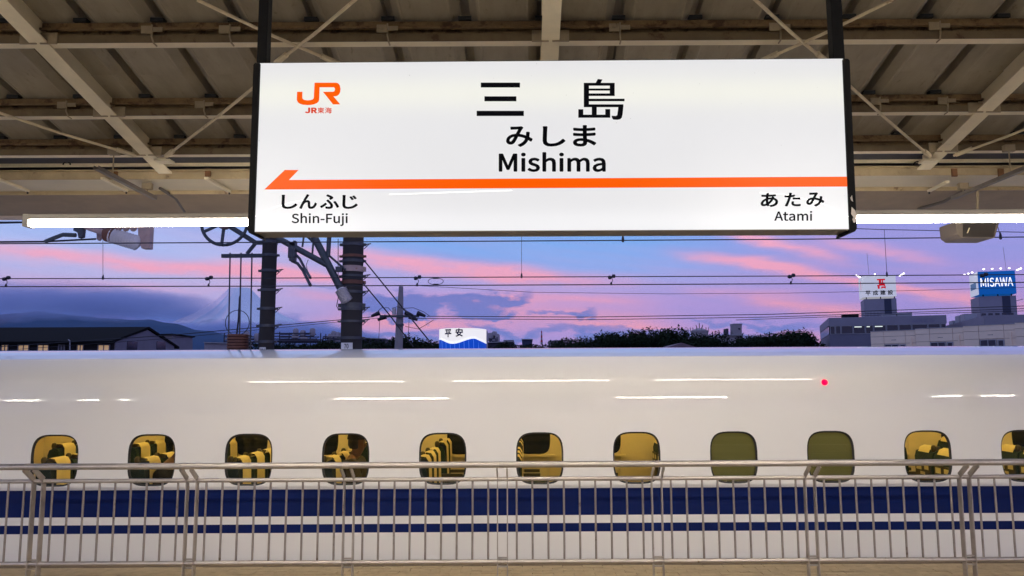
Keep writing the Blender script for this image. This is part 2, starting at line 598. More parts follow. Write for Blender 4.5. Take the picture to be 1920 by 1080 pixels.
m_slab = mat('platform_concrete', (.42, .38, .31), .85, var=.15, scale=2, bump=.3)
m_paver = mat('paver_clay', S(190, 170, 134), .8, var=.16, scale=9, bump=.4, bscale=120)
m_coping = mat('coping_stone', S(120, 104, 84), .85, var=.2, scale=6, bump=.3)
pl = MB().box(-60, 60, -5.2, 7.985, -1.4, -.012).build('platform', m_slab)
struct(pl)
MB().box(-60, 60, 7.99, 8.10, -.3, .002).build('edge_coping', m_coping, pl, bevel=.006)
pv = MB().box(-.0975, .0975, -.0475, .0475, -.05, 0)
paver_mesh = pv.mesh('paver', m_paver)
rest = MB()
for r in range(13):
    y = 6.735 + r * .1
    for i in range(-70, 71):
        x = i * .2 + (.1 if r % 2 else 0) + .03
        dz, dr = RND.uniform(-.0025, .0015), RND.uniform(-.008, .008)
        if 4 <= r <= 9 and -5.05 < x < 4.72:
            put('paver', paver_mesh, (x, y, dz), pl, (RND.uniform(-.01, .01), RND.uniform(-.006, .006), dr))
        else:
            rest.box(x - .0975, x + .0975, y - .0475, y + .0475, -.05, dz)
tag(rest.build('paver_field', m_paver, pl), kind='stuff')

# ================================================================ stainless railing
m_steel = mat('stainless_steel', (.56, .505, .445), .44, 1.0, var=.14, scale=5, rust=(S(120, 96, 66), .66, 9))
m_bar = mat('dull_steel_bar', (.37, .325, .28), .42, .9, var=.16, scale=8, rust=(S(96, 74, 52), .62, 9))
m_steel2 = mat('brushed_plate', (.46, .41, .35), .42, .9, var=.16, scale=6, rust=(S(112, 90, 62), .64, 7))
YF, YT = 7.04, 6.88
dbl = [-216, 73, 361, 655, 942, 1231, 1518, 1808, 2098]
zt, zm, zb = at(960, 871, YT).z, at(960, 898, YF).z, at(960, 1053, YF).z
fl_labels = ['stainless railing section at the far left picture edge', 'stainless railing section in front of the first two windows',
             'stainless railing section below the third window from the left', 'stainless railing section in front of the fifth window from the left',
             'stainless railing section in front of the window showing a dark rounded window', 'stainless railing section before the first window with its blind down',
             'stainless railing section in front of the second closed blind and magazine reader', 'stainless railing section at the far right picture edge']
for i in range(8):
    xa, xb = (at(dbl[i], 900, YF).x + .044, at(dbl[i + 1], 900, YF).x - .044)
    t = thing('railing_section', fl_labels[i], 'railing', ((xa + xb) / 2, YF, 0), 'railing sections along the platform')
    MB().tube([(xa - .043, YT, zt), (xb + .043, YT, zt)], .0275, 16).build('handrail', m_steel, t, smooth=40)
    MB().tube([(xa - .0435, YF, zm), (xb + .0435, YF, zm)], .0185, 14).build('rail', m_steel, t, smooth=40)
    MB().tube([(xa - .0435, YF, zb), (xb + .0435, YF, zb)], .021, 14).build('rail', m_steel, t, smooth=40)
    for x in (xa, xb):
        p = MB()
        p.bar((x, YF + .002, 0), (x, YF + .002, zm + .014), .009, .062, Vector((0, 1, 0)))
        p.bar((x, YF, zm + .012), (x, YT + .004, zt - .018), .009, .05, Vector((0, 1, .3)))
        p.box(x - .05, x + .05, YF - .07, YF + .07, 0, .010)
        p.build('post', m_steel2, t)
    for k in range(9):
        x = xa + .083 + (xb - xa - .166) * k / 8
        MB().tube([(x, YF, zb + .008), (x, YF, zm - .010)], .0095, 10).build('bar', m_bar, t, smooth=40)
    MB().box(xb + .003, xb + .085, YF - .02, YF + .02, zb - .045, zb - .037).build('joint_plate', m_steel2, t)
    MB().box(xb + .003, xb + .085, YF - .02, YF + .02, zb + .030, zb + .036).build('joint_plate', m_steel2, t)
    MB().tube([(xb + .020, YT, zt), (xb + .068, YT, zt)], .0288, 16).build('sleeve', m_steel, t, smooth=40)

# ================================================================ the train
YS, PITCHW = 8.236, 1.0207
XW0 = at(102, 860, YS).x
ZW0, ZW1 = at(990, 908.5, YS).z, at(990, 810.5, YS).z
m_white = mat('white_body_paint', (.87, .85, .815), .45, var=.02, scale=.5, coat=.85, rvar=0.0, spec=.12)
m_blue = mat('blue_stripe_paint', S(0, 25, 86), .4, var=.12, scale=2.2, coat=.03, spec=.2, stretch=(1, 1, .12))
m_gask = mat('window_gasket', (.012, .011, .010), .5)
m_pane = glass('tinted_pane', (1.0, .93, .70), refl=.055)
m_wall = mat('cream_lining', S(240, 226, 190), .6, var=.05, scale=2)
m_dark = mat('dark_rubber', (.01, .01, .011), .7)
m_farpane = mat('dusk_window_glass', (.012, .016, .022), .12)
XA, XB = -13.2, 13.4
K0, K1 = -7, 17
XL, XR = XW0 + (K0 - .5) * PITCHW, XW0 + (K1 + .5) * PITCHW
ZL, ZH = .56, 1.38


def prof(z):
    return .36 * (z - 1.505) ** 2 if z > 1.505 else (.10 * (.1 - z) ** 2 if z < .1 else 0.0)


up = [(prof(ZH + (1.85 - ZH) * i / 12), ZH + (1.85 - ZH) * i / 12) for i in range(13)]
P0 = Vector(up[-1])
sl = .72 * (1.85 - 1.505)
ZE, YE = 2.098, .235                                  # the shoulder edge, then the shallow roof
P3 = Vector((YE, ZE))
P1, P2 = P0 + Vector((sl, 1)) * .10, P3 - Vector((1, .95)) * .07
for i in range(1, 13):
    t = i / 12
    q = P0 * (1 - t) ** 3 + P1 * 3 * t * (1 - t) ** 2 + P2 * 3 * t * t * (1 - t) + P3 * t ** 3
    up.append((q.x, q.y))
TOP = 2.243
for i in range(1, 13):
    t = i / 12
    up.append((YE + (1.68 - YE) * t, ZE + (TOP - ZE) * (1 - (1 - t) ** 1.7)))
low = [(prof(z), z) for z in (-.9, -.6, -.35, -.15, 0, .1, .3, ZL)]
full = low + up
far = [(3.36 - a, z) for a, z in reversed(full[:-1])]
ring = full + far


def rrect(n=40, e=3.7, hw=.5, hh=.5):
    pts = []
    for k in range(n):
        t = 2 * pi * (k + .5) / n
        c, s_ = cos(t), sin(t)
        pts.append((math.copysign(abs(c) ** (2 / e), c) * hw, math.copysign(abs(s_) ** (2 / e), s_) * hh))
    return pts


tr = thing('train_car', 'white bullet train car with two blue stripes standing at the platform', 'train', (0, YS + 1.68, -.9))
b = MB()


def strip(prs, x0, x1):
    n = len(b.v)
    for x in (x0, x1):
        b.v += [Vector((x, YS + a, z)) for a, z in prs]
    k = len(prs)
    for i in range(k - 1):
        b.f.append((n + i, n + i + 1, n + k + i + 1, n + k + i))


strip(low, XA, XB)
strip(up + far, XA, XB)
HW, HH, ZC = at(990 + 46, 860, YS).x, (ZW1 - ZW0) / 2, (ZW0 + ZW1) / 2
hole = rrect(40, 3.5, HW, HH)
for k in range(K0, K1 + 1):
    xc = XW0 + k * PITCHW
    n = len(b.v)
    N = len(hole)
    for hx, hz in hole:
        b.v.append(Vector((xc + hx, YS, ZC + hz)))
    for hx, hz in hole:
        sx = (PITCHW / 2) / max(1e-6, abs(hx)) if hx else 1e9
        sz = ((ZH - ZC) if hz > 0 else (ZC - ZL)) / max(1e-6, abs(hz))
        q = min(sx, sz)
        b.v.append(Vector((xc + hx * q, YS, ZC + hz * q)))
    for i in range(N):
        j = (i + 1) % N
        b.f.append((n + i, n + j, n + N + j, n + N + i))
    # the four corners of the bay
    o_ = [b.v[n + N + i] for i in range(N)]
    for cx_, cz_ in ((PITCHW / 2, ZH), (-PITCHW / 2, ZH), (PITCHW / 2, ZL), (-PITCHW / 2, ZL)):
        cv = Vector((xc + cx_, YS, cz_))
        best = None
        for i in range(N):
            j = (i + 1) % N
            if abs(o_[i].x - o_[j].x) > 1e-6 and abs(o_[i].z - o_[j].z) > 1e-6 and (cv - o_[i]).length + (cv - o_[j]).length < .5:
                if best is None or (cv - o_[i]).length + (cv - o_[j]).length < best[0]:
                    best = ((cv - o_[i]).length + (cv - o_[j]).length, i, j)
        if best:
            b.v.append(cv)
            b.f.append((n + N + best[1], n + N + best[2], len(b.v) - 1))
for x0, x1 in ((XA, XL), (XR, XB)):
    strip([(0, ZL), (0, ZH)], x0, x1)
b.build('body', m_white, tr, smooth=25)
e = MB()
for x in (XA, XB):
    e.poly([(x, YS + a, z) for a, z in ring])
e.build('end_wall', m_white, tr)
for y0, y1 in ((915.5, 966.0), (981.0, 997.0)):
    z1, z0 = at(990, y0, YS).z, at(990, y1, YS).z
    MB().box(XA + .001, XB - .001, YS - .002, YS + .01, z0, z1).build('stripe', m_blue, tr)
# windows
gk = MB()
N = len(hole)
inner = [(x * .935, z * .935) for x, z in hole]
for dy, pts in ((.0015, hole), (.010, hole), (.016, inner), (.024, inner)):
    gk.v += [Vector((x, dy, z)) for x, z in pts]
for l in range(3):
    for i in range(N):
        j = (i + 1) % N
        gk.f.append((l * N + i, l * N + j, (l + 1) * N + j, (l + 1) * N + i))
gk_me = gk.mesh('window', m_gask)
pane_me = MB().poly([(x * .975, .020, z * .975) for x, z in hole]).mesh('pane', m_pane)
m_blind = mat('drawn_blind', S(110, 115, 78), .8, var=.06, scale=2, stretch=(1, 1, 5))
blind = MB()
for i in range(7):
    z = -.25 + i * .075
    blind.box(-.27, .27, .050 + (.002 if i % 2 else 0), .056 + (.002 if i % 2 else 0), z, z + .0745)
blind.box(-.27, .27, .044, .0485, .022, .030)
blind_me = blind.mesh('blind', m_blind)
for k in range(-1, 13):
    w = put('window', gk_me, (XW0 + k * PITCHW, -1.68, ZC + .9), tr)
    put('pane', pane_me, (0, 0, 0), w)
    if k in (7, 8):
        put('blind', blind_me, (0, 0, 0), w)
# the lit saloon
YI = YS + 3.06
XBK = -7.0
MB().box(XBK, 12.6, YS + .05, YI, -.05, -.001).build('saloon_floor', mat('saloon_carpet', (.03, .03, .032), .9), tr)
MB().box(XBK, 12.6, YS + .36, YI, 2.02, 2.06).build('saloon_ceiling', m_wall, tr)
fw = MB()
x = XBK
edges = []
while x < 12.5:
    fw.box(x + .003, x + 1.037, YI, YI + .03, 0, 2.02)
    x += 1.04
fwo = fw.build('saloon_lining', m_wall, tr)
fh = rrect(28, 4.5, .235, .31)
for k in range(-6, 12):
    xc = .075 + PITCHW * k
    if xc < -6.4:
        continue
    MB().prism([(xc + a, YI - .003, 1.08 + c) for a, c in fh], (0, .01, 0)).build('saloon_window', m_farpane, tr)
    MB().box(xc - .30, xc + .30, YI - .05, YI - .004, .735, .765).build('window_ledge', m_wall, tr)
MB().box(XBK - .04, XBK, YS + .06, YI, 0, 2.02).build('bulkhead', m_wall, tr)
nb = MB().box(XBK + .001, XBK + .006, 10.72, 10.84, 1.13, 1.21)
for i in range(4):
    nb.box(XBK + .001, XBK + .006, 10.72 + i * .033, 10.743 + i * .033, 1.07, 1.11)
nb.build('notice', mat('notice_plate', (.75, .7, .55), .5), tr)
m_salamp = emit('saloon_lamp', (1.0, .76, .27), 10)
for y in (9.05, 10.55):
    MB().box(XBK + .2, 12.3, y - .05, y + .05, 2.004, 2.016).build('ceiling_lamp', m_salamp, tr)
m_seatn = mat('seat_cloth', S(24, 46, 62), .9, var=.3, scale=60, bump=.2, bscale=200)
m_seatg = mat('seat_cloth_green', S(32, 56, 48), .9, var=.3, scale=60, bump=.2, bscale=200)
m_cover = mat('headrest_linen', S(238, 222, 170), .85, var=.06, scale=6)
m_tray = mat('tray_plastic', S(70, 66, 50), .5)
m_stick = mat('sticker', S(230, 220, 170), .5)


def seat_meshes(mcl):
    W = .205
    # backrest outline in x/z (faces +x), rounded top, reclined a little
    side = [(-.075, .30), (.055, .30), (.075, .55), (.060, .82), (.050, .90), (.022, .945), (-.030, .950), (-.085, .925), (-.105, .86), (-.098, .60)]
    bk = MB().prism([(x_, -W, z_) for x_, z_ in side], (0, 2 * W, 0))
    cs = MB().prism([(-.05, -W, .28), (.40, -W, .28), (.44, -W, .34), (.42, -W, .41), (.30, -W, .44), (-.02, -W, .42)], (0, 2 * W, 0))
    cov = [(.080, .50), (.072, .80), (.066, .94), (.036, .990), (-.020, .999), (-.078, .975), (-.104, .92)]
    cv = MB()
    n = 7
    for j in range(n):
        y = -.128 + .256 * j / (n - 1)
        wob = .004 * sin(j * 2.1)
        cv.v += [Vector((x_ + .006 + wob * (1 if z_ < .8 else .3), y, z_ + (.012 * sin(j * 1.3) if z_ < .6 else .004))) for x_, z_ in cov]
    for j in range(n - 1):
        for i in range(len(cov) - 1):
            a = j * len(cov) + i
            cv.f.append((a, a + 1, a + len(cov) + 1, a + len(cov)))
    kn = MB().lathe([(0, 1.055), (.020, 1.050), (.030, 1.03), (.030, 1.00), (.022, .975)], (-.050, -W + .045, -.035), 10)
    tr_ = MB().box(-.122, -.098, -.17, .17, .46, .80)
    st = MB().box(-.1245, -.1215, -.15, -.05, .72, .775)
    st.box(-.1245, -.1215, .02, .14, .71, .775)
    st.box(-.1245, -.1215, -.06, .05, .655, .69)
    ar = MB().box(-.05, .30, -W - .045, -W - .008, .56, .60)
    ar.box(.0, .06, -W - .04, -W - .012, .25, .56)
    return [('backrest', bk.mesh('backrest', mcl, None, 50)), ('cushion', cs.mesh('cushion', mcl, None, 50)), ('headrest_cover', cv.mesh('headrest_cover', m_cover, None, 60)),
            ('grip', kn.mesh('grip', mat('grip_plastic', S(70, 62, 40), .5), None, 50)), ('tray', tr_.mesh('tray', m_tray)), ('sticker', st.mesh('sticker', m_stick)),
            ('armrest', ar.mesh('armrest', m_tray))]


sets = (seat_meshes(m_seatn), seat_meshes(m_seatg))
for r in range(-1, 12):
    xs = at(89, 860, 8.55).x + PITCHW * r
    for c_, y in enumerate((8.735, 9.185, 9.635, 10.58, 11.03)):
        s0 = bpy.data.objects.new('seat', None)
        s0.empty_display_size = .1
        C.objects.link(s0)
        s0.parent = tr
        s0.location = (xs, y - (YS + 1.68), .9 + .015)
        for nm, me in sets[0 if c_ == 0 else 1]:
            put(nm, me, (0, 0, 0), s0)
# the red side lamp
pr = at(1546, 717, YS + prof(1.80))
rl = MB().lathe([(0, -.030), (.018, -.028), (.030, -.016), (.033, .004)], pr, 16, 'Y')
rl.build('marker_lamp', emit('red_lamp', (1, .0, .045), 1.6), tr, smooth=60)

# ================================================================ passengers
m_skin = mat('skin', S(116, 82, 62), .6, var=.05)


def skinned(name, joints, edges_, material, parent, sub=2):
    me = bpy.data.meshes.new(name)
    inv = INV[parent.name]
    me.from_pydata([tuple(inv @ Vector(j[0])) for j in joints], edges_, [])
    me.materials.append(material)
    o = bpy.data.objects.new(name, me)
    C.objects.link(o)
    o.parent = parent
    INV[o.name] = inv
    sk = o.modifiers.new('skin', 'SKIN')
    sk.use_smooth_shade = True
    if not me.skin_vertices:
        bpy.context.view_layer.objects.active = o
    lay = me.skin_vertices[0].data if me.skin_vertices else None
    if lay is None:
        bm = bmesh.new()
        bm.from_mesh(me)
        bm.verts.layers.skin.verify()
        bm.to_mesh(me)
        bm.free()
        lay = me.skin_vertices[0].data
    for i, j in enumerate(joints):
        lay[i].radius = j[1] if isinstance(j[1], tuple) else (j[1], j[1])
        lay[i].use_root = (i == 0)
    ss = o.modifiers.new('smooth', 'SUBSURF')
    ss.levels = ss.render_levels = sub
    return o


def passenger(label, x, y, lean, shirt, trousers, hairc, cap=False, yaw=0.0, hold=False):
    t = thing('person', label, 'person', (x, y, .44), 'seated passengers')

    def P(dx, dy, dz):
        a = dx * cos(yaw) - dy * sin(yaw)
        return (x + a, y + dx * sin(yaw) + dy * cos(yaw), dz)
    sh, nk, hd = lean * .42, lean * .55, lean * .74
    j = [(P(.0, 0, .56), (.13, .15)), (P(sh * .5, 0, .72), (.11, .15)), (P(sh, 0, .90), (.09, .13)), (P(nk, 0, .99), .055), (P(hd, 0, 1.08), (.078, .07)), (P(hd + .01, 0, 1.16), (.09, .078)), (P(hd, 0, 1.235), .05),
         (P(hd + .095, 0, 1.105), .016),
         (P(sh, .19, .90), .06), (P(sh + .10, .24, .68), .045), (P(sh + .33, .12, .66 + (.14 if hold else 0)), .034), (P(sh + .42, .09, .67 + (.17 if hold else 0)), .03),
         (P(sh, -.19, .90), .06), (P(sh + .10, -.24, .68), .045), (P(sh + .33, -.12, .66 + (.14 if hold else 0)), .034), (P(sh + .42, -.09, .67 + (.17 if hold else 0)), .03),
         (P(.05, .10, .53), .085), (P(.45, .11, .52), .065), (P(.48, .11, .12), .045), (P(.58, .11, .06), .04),
         (P(.05, -.10, .53), .085), (P(.45, -.11, .52), .065), (P(.48, -.11, .12), .045), (P(.58, -.11, .06), .04)]
    ed = [(0, 1), (1, 2), (2, 3), (3, 4), (4, 5), (5, 6), (4, 7), (2, 8), (8, 9), (9, 10), (10, 11), (2, 12), (12, 13), (13, 14), (14, 15), (0, 16), (16, 17), (17, 18), (18, 19), (0, 20), (20, 21), (21, 22), (22, 23)]
    skinned('body', j, ed, m_skin, t)
    big = lambda i, k: (j[i][0], tuple(q + k for q in j[i][1]) if isinstance(j[i][1], tuple) else j[i][1] + k)
    skinned('jacket', [big(i, .035) for i in (0, 1, 2)] + [big(i, .03) for i in (8, 9, 10, 12, 13, 14)], [(0, 1), (1, 2), (2, 3), (3, 4), (4, 5), (2, 6), (6, 7), (7, 8)], shirt, t)
    skinned('trousers', [big(0, .016)] + [big(i, .014) for i in (16, 17, 18, 20, 21, 22)], [(0, 1), (1, 2), (2, 3), (0, 4), (4, 5), (5, 6)], trousers, t)
    h = MB()
    hc = P(hd - .016, 0, 1.150)
    n0 = len(h.v)
    prof_h = [(.0, .118), (.045, .112), (.078, .090), (.098, .050), (.103, .0), (.098, -.045), (.085, -.085)]
    h.lathe(prof_h, hc, 18)
    for i in range(n0, len(h.v)):
        d = h.v[i] - Vector(hc)
        fx = d.x * cos(yaw) + d.y * sin(yaw)
        if fx > .03 and d.z < .055:                  # leave the face free
            h.v[i] -= Vector((cos(yaw), sin(yaw), 0)) * (fx - .03) * .95
        h.v[i] += Vector((RND.uniform(-.004, .004), RND.uniform(-.004, .004), RND.uniform(-.006, .006)))
    h.build('hair', hairc, t, smooth=60)
    if cap:
        cp = MB().lathe([(0, .135), (.06, .128), (.10, .095), (.112, .04), (.112, .02)], hc, 18)
        cp.prism([P(hd + .05, -.08, 1.175), P(hd + .16, -.05, 1.165), P(hd + .175, 0, 1.165), P(hd + .16, .05, 1.165), P(hd + .05, .08, 1.175)], (0, 0, .012))
        cp.build('cap', mat('cap_cloth', (.012, .011, .011), .9), t, smooth=50)
    return t


m_black = mat('black_cloth', (.010, .010, .012), .9)
m_olive = mat('dark_jacket', S(60, 54, 40), .9)
xr = lambda r: at(89, 860, 8.55).x + PITCHW * r
passenger('passenger in black with brown hair bowing forward in the second window', xr(1) + .10, 8.80, .35, m_black, m_black, mat('brown_hair', S(52, 34, 24), .6))
passenger('passenger with a dark cap in the fourth window from the left', xr(3) + .12, 9.10, .12, m_olive, m_black, mat('black_hair', (.012, .010, .009), .5), cap=True)
passenger('passenger holding a magazine in the window right of the closed blinds', xr(8) + .44, 9.60, .15, mat('tan_jacket', S(150, 116, 60), .9), m_black, mat('black_hair', (.012, .010, .009), .5), hold=True)
mg = thing('magazine', 'open magazine held by the passenger right of the closed blinds', 'magazine', (xr(8) + .92, 9.60, .84))
MB().prism([(xr(8) + .90, 9.46, .83), (xr(8) + .98, 9.46, 1.05), (xr(8) + .98, 9.60, 1.05), (xr(8) + .90, 9.60, .83)], (.004, 0, 0)).build('page', mat('magazine_paper', S(226, 180, 140), .6, var=.3, scale=14), mg)
MB().prism([(xr(8) + .90, 9.603, .83), (xr(8) + .98, 9.603, 1.05), (xr(8) + 1.0, 9.74, 1.05), (xr(8) + .92, 9.74, .83)], (.004, 0, 0)).build('page', MATS['magazine_paper'], mg)

# ================================================================ station name sign
YG = 3.40
m_case = mat('sign_case_paint', (.008, .008, .009), .7, var=.2, scale=20, bump=.3, bscale=300, spec=.15)
m_under = mat('sign_underside', S(96, 86, 72), .6, var=.15, scale=6)
m_ink = mat('sign_ink', S(10, 12, 20), .5, var=.05, spec=.05)
m_chip = mat('bare_primer', S(205, 196, 186), .7)
sg = thing('station_sign', 'backlit white station name sign with black lettering and orange arrow, hung from the canopy', 'sign', at(1033, 438, YG + .07))
FACE = [(487.5, 118.5), (1580.5, 110), (1593.5, 429.5), (476, 434.5)]
mf = bpy.data.materials.new('lit_sign_face')
mf.use_nodes = True
nt = NT(mf.node_tree)
pb = nt.t.nodes['Principled BSDF']
tcx = nt.n('ShaderNodeTexCoord').outputs['Object']
sx = nt.n('ShaderNodeSeparateXYZ')
nt.put(sx.inputs[0], tcx)
# two fluorescent tubes behind the acrylic: brighter opposite each tube
zt1, zt2 = .745 - .10, .03
g1 = nt.m('EXPONENT', nt.m('MULTIPLY', nt.m('POWER', nt.m('DIVIDE', nt.m('SUBTRACT', sx.outputs[2], zt1), .085), 2.0), -1.0))
g2 = nt.m('EXPONENT', nt.m('MULTIPLY', nt.m('POWER', nt.m('DIVIDE', nt.m('SUBTRACT', sx.outputs[2], zt2), .07), 2.0), -1.0))
lev = nt.m('ADD', nt.m('MULTIPLY', nt.m('ADD', g1, g2), .09), .76)
lev = nt.m('ADD', lev, nt.m('MULTIPLY', nt.m('SUBTRACT', nt.noise(tcx, 2.0, 3), .5), .05))
spk = nt.ramp(nt.noise(tcx, 75.0, 2, .5), [(.205, .6), (.222, 1.0)])
nt.put(pb.inputs['Emission Color'], nt.mix(g1, S(252, 252, 255), S(252, 252, 244)))
nt.put(pb.inputs['Emission Strength'], nt.m('MULTIPLY', lev, spk))
nt.put(pb.inputs['Base Color'], (.10, .10, .10))
pb.inputs['Roughness'].default_value = .3
pb.inputs['Specular IOR Level'].default_value = .25
MB().pxprism(FACE, YG, .02).build('face', mf, sg)
MB().pxprism([(489, 117.6), (1579, 109.2), (1579, 112), (489, 120.5)], YG + .021, .115).build('cover', m_case, sg)
a, c2 = at(476, 436, YG), at(1594, 431, YG)
MB().prism([a + Vector((0, .001, 0)), c2 + Vector((0, .001, 0)), c2 + Vector((0, .132, .0)), a + Vector((0, .132, .0))], (0, 0, .004)).build('underside_cover', m_under, sg)
MB().pxprism([(486, 119.5), (1578, 111.5), (1592, 428), (478, 433)], YG + .10, .03).build('case', m_case, sg)
for poly in ([(487.2, 118), (475.8, 434.8), (478, 441), (466, 436.5), (463.5, 431), (474.5, 121), (478, 117)],
             [(1580.8, 109.8), (1593.8, 430), (1592, 437.5), (1604.5, 433.5), (1607.5, 428), (1594, 113), (1590, 109.3)]):
    MB().pxprism(poly, YG - .012, .155).build('end_cap', m_case, sg, bevel=.004)
MB().pxprism([(1594.5, 371), (1597.5, 366), (1599.5, 378), (1596, 375.5)], YG - .0135, .001).build('paint_chip', m_chip, sg)
MB().pxprism([(1597, 388), (1604, 395), (1606.5, 404), (1604.5, 417), (1600.5, 417), (1598.5, 411), (1600.5, 407), (1596, 401)], YG - .0135, .001).build('paint_chip', m_chip, sg)
for x0, x1 in ((484.5, 503.5), (1558.5, 1580.5)):
    a = at((x0 + x1) / 2, 122, YG + .07)
    w = (x1 - x0) / F * (YG + .07)
    MB().box(a.x - w / 2, a.x + w / 2, YG + .04, YG + .10, a.z, 4.72).build('hanger', m_case, sg, bevel=.004)
YL = YG - .0015
ink = MB()


def zz(pts, ox, oy, sc_):
    return [(ox + x_ / sc_, oy + y_ / sc_) for x_, y_ in pts]


def rect(x0, y0, x1, y1):
    return [(x0, y0), (x1, y0), (x1, y1), (x0, y1)]


san = [rect(162, 128, 540, 175), rect(197, 260, 505, 308), rect(122, 400, 577, 450)]
shima = [[(1290, 93), (1335, 98), (1318, 132), (1270, 130)], rect(1155, 130, 1205, 365), rect(1205, 130, 1453, 158), rect(1405, 158, 1453, 257), rect(1205, 185, 1405, 205),
         rect(1205, 232, 1405, 257), rect(1205, 283, 1548, 308), rect(1205, 337, 1537, 365),
         [(1487, 365), (1536, 365), (1530, 430), (1522, 465), (1505, 482), (1480, 487), (1440, 485), (1428, 470), (1423, 447), (1465, 450), (1478, 440), (1483, 400)],
         rect(1102, 385, 1150, 437), rect(1232, 365, 1280, 437), rect(1362, 383, 1410, 437), rect(1102, 437, 1410, 467)]
for nm, polys in (('character', san), ('character', shima)):
    ink = MB()
    for p_ in polys:
        ink.poly([at(x_, y_, YL) for x_, y_ in zz(p_, 870, 130, 5.142)])
    ink.build(nm, m_ink, sg)
Zm = lambda x0, y0, x1, y1, ox, oy, s_: pxbox(ox + x0 / s_, oy + y0 / s_, ox + x1 / s_, oy + y1 / s_, YL)
A4, A1, A2 = (870, 130, 5.142), (500, 340, 9.6), (1400, 340, 8.727)
for ch, bx in (('み', (405, 548, 662, 748)), ('し', (758, 548, 978, 745)), ('ま', (1050, 537, 1275, 745))):
    lettering('character', ch, Zm(*bx, *A4), m_ink, sg, .026)
lettering('lettering', 'Mishima', Zm(335, 798, 1367, 990, *A4), m_ink, sg, .008)
for ch, bx in (('し', (268, 240, 552, 497)), ('ん', (588, 230, 905, 497)), ('ふ', (960, 235, 1303, 497)), ('じ', (1362, 245, 1640, 497))):
    lettering('character', ch, Zm(*bx, *A1), m_ink, sg, .028)
lettering('lettering', 'Shin-Fuji', Zm(450, 570, 1460, 805, *A1), m_ink, sg, .0065)
for ch, bx in (('あ', (228, 190, 515, 420)), ('た', (618, 185, 885, 412)), ('み', (975, 180, 1270, 412))):
    lettering('character', ch, Zm(*bx, *A2), m_ink, sg, .028)
lettering('lettering', 'Atami', Zm(452, 485, 1072, 648, *A2), m_ink, sg, .0065)
m_orange = emit('orange_film', S(255, 94, 0), .97, (.03, .006, 0))
m_red = emit('red_orange_film', S(232, 72, 40), .85, (.03, .006, 0))
jr = [(205, 385), (325, 385), (322, 520), (335, 550), (370, 568), (440, 578), (510, 572), (560, 555), (580, 520), (597, 180), (1085, 180), (1130, 195), (1165, 240), (1182, 320), (1175, 390),
      (1150, 440), (1110, 475), (1060, 488), (1022, 488), (1175, 668), (1012, 668), (785, 385), (1015, 385), (1045, 370), (1058, 330), (1050, 300), (1030, 284), (712, 284), (703, 560), (690, 600),
      (650, 640), (580, 668), (500, 682), (440, 685), (340, 676), (270, 655), (220, 620), (197, 570)]
MB().poly([at(x_, y_, YL) for x_, y_ in zz(jr, 540, 140, 12)]).build('emblem', m_orange, sg)
A3 = (540, 140, 12)
for ch, bx in (('J', (383, 740, 500, 868)), ('R', (520, 740, 650, 868)), ('東', (665, 736, 815, 872)), ('海', (832, 736, 985, 872))):
    lettering('character', ch, Zm(*bx, *A3), m_red, sg, .02)
MB().poly([at(x_, y_, YL) for x_, y_ in ((495.6, 355.3), (533.9, 318.7), (559.8, 318.7), (541.7, 337.4), (1589.6, 331.2), (1590.3, 349.8))]).build('arrow', m_orange, sg)
# curved reflections on the bent acrylic, painted as thin white lines
m_glint = emit('painted_glint', S(255, 255, 250), 1.0)
for pts in ([(478, 406), (495, 396), (520, 387), (545, 379.5), (575, 374.5)], [(1424, 361), (1470, 364.5), (1508, 373), (1545, 383), (1565, 392), (1580, 403.5), (1592, 406)], [(730, 364.5), (860, 360), (960, 357)]):
    q = MB()
    for (x0, y0), (x1, y1) in zip(pts, pts[1:]):
        q.bar(at(x0, y0, YG - .0005), at(x1, y1, YG - .0005), .003, .0006, Vector((0, 1, 0)))
    q.build('glint_line', m_glint, sg)

# ================================================================ platform canopy
RUST = S(78, 50, 26)
m_cream = mat('cream_steel_paint', S(226, 212, 180), .55, var=.10, scale=4, rust=(RUST, .70, 5), bump=.15, bscale=60)
m_purl = mat('weathered_purlin_paint', S(170, 152, 120), .6, var=.16, scale=5, rust=(RUST, .60, 4.5), bump=.2, bscale=60)
m_rusty = mat('rusty_purlin', S(124, 100, 68), .75, var=.25, scale=6, rust=(S(64, 40, 20), .52, 6), bump=.3, bscale=60)
m_sheet = mat('zinc_roof_sheet', S(148, 138, 120), .62, var=.16, scale=2.5, stretch=(3, 1, 1), bump=.1, bscale=40, rust=(S(118, 106, 86), .62, 7))
m_gutter = mat('gutter_paint', S(196, 176, 158), .55, var=.1, scale=4, rust=(S(140, 104, 80), .66, 7))
m_soff = mat('soffit_paint', S(206, 192, 160), .5, var=.07, scale=3, rust=(S(150, 128, 92), .72, 9))
SL = .215
YR = 1.5                                              # ridge line


def roofz(y):                                         # underside of the roof sheets
    return 4.375 - SL * (abs(y - YR) + YR - 5.13)


cn = thing('platform_canopy', 'weathered cream steel platform canopy roof on beams and purlins', 'canopy', (0, YR, 0))
W = .538
sec = [(0, .13), (.032, .13), (.034, .050), (.088, 0), (.104, -.004), (.110, 0), (.428, 0), (.440, -.004), (.450, 0), (.504, .050), (.506, .13), (W, .13)]
for y0, y1 in ((YR, 5.80), (5.76, 8.34)):
    mb = MB()
    for yy, dz in ((y0, 0 if y0 == YR else -.006), (y1, 0 if y0 == YR else -.006)):
        mb.v += [Vector((x_, yy - YR, roofz(yy) + z_ + dz)) for x_, z_ in sec]
    n = len(sec)
    mb.f = [(i, i + 1, n + i + 1, n + i) for i in range(n - 1)]
    me = mb.mesh('roof_panel', m_sheet)
    for k in range(-17, 17):
        put('roof_panel', me, (.105 + k * W, 0, 0), cn)
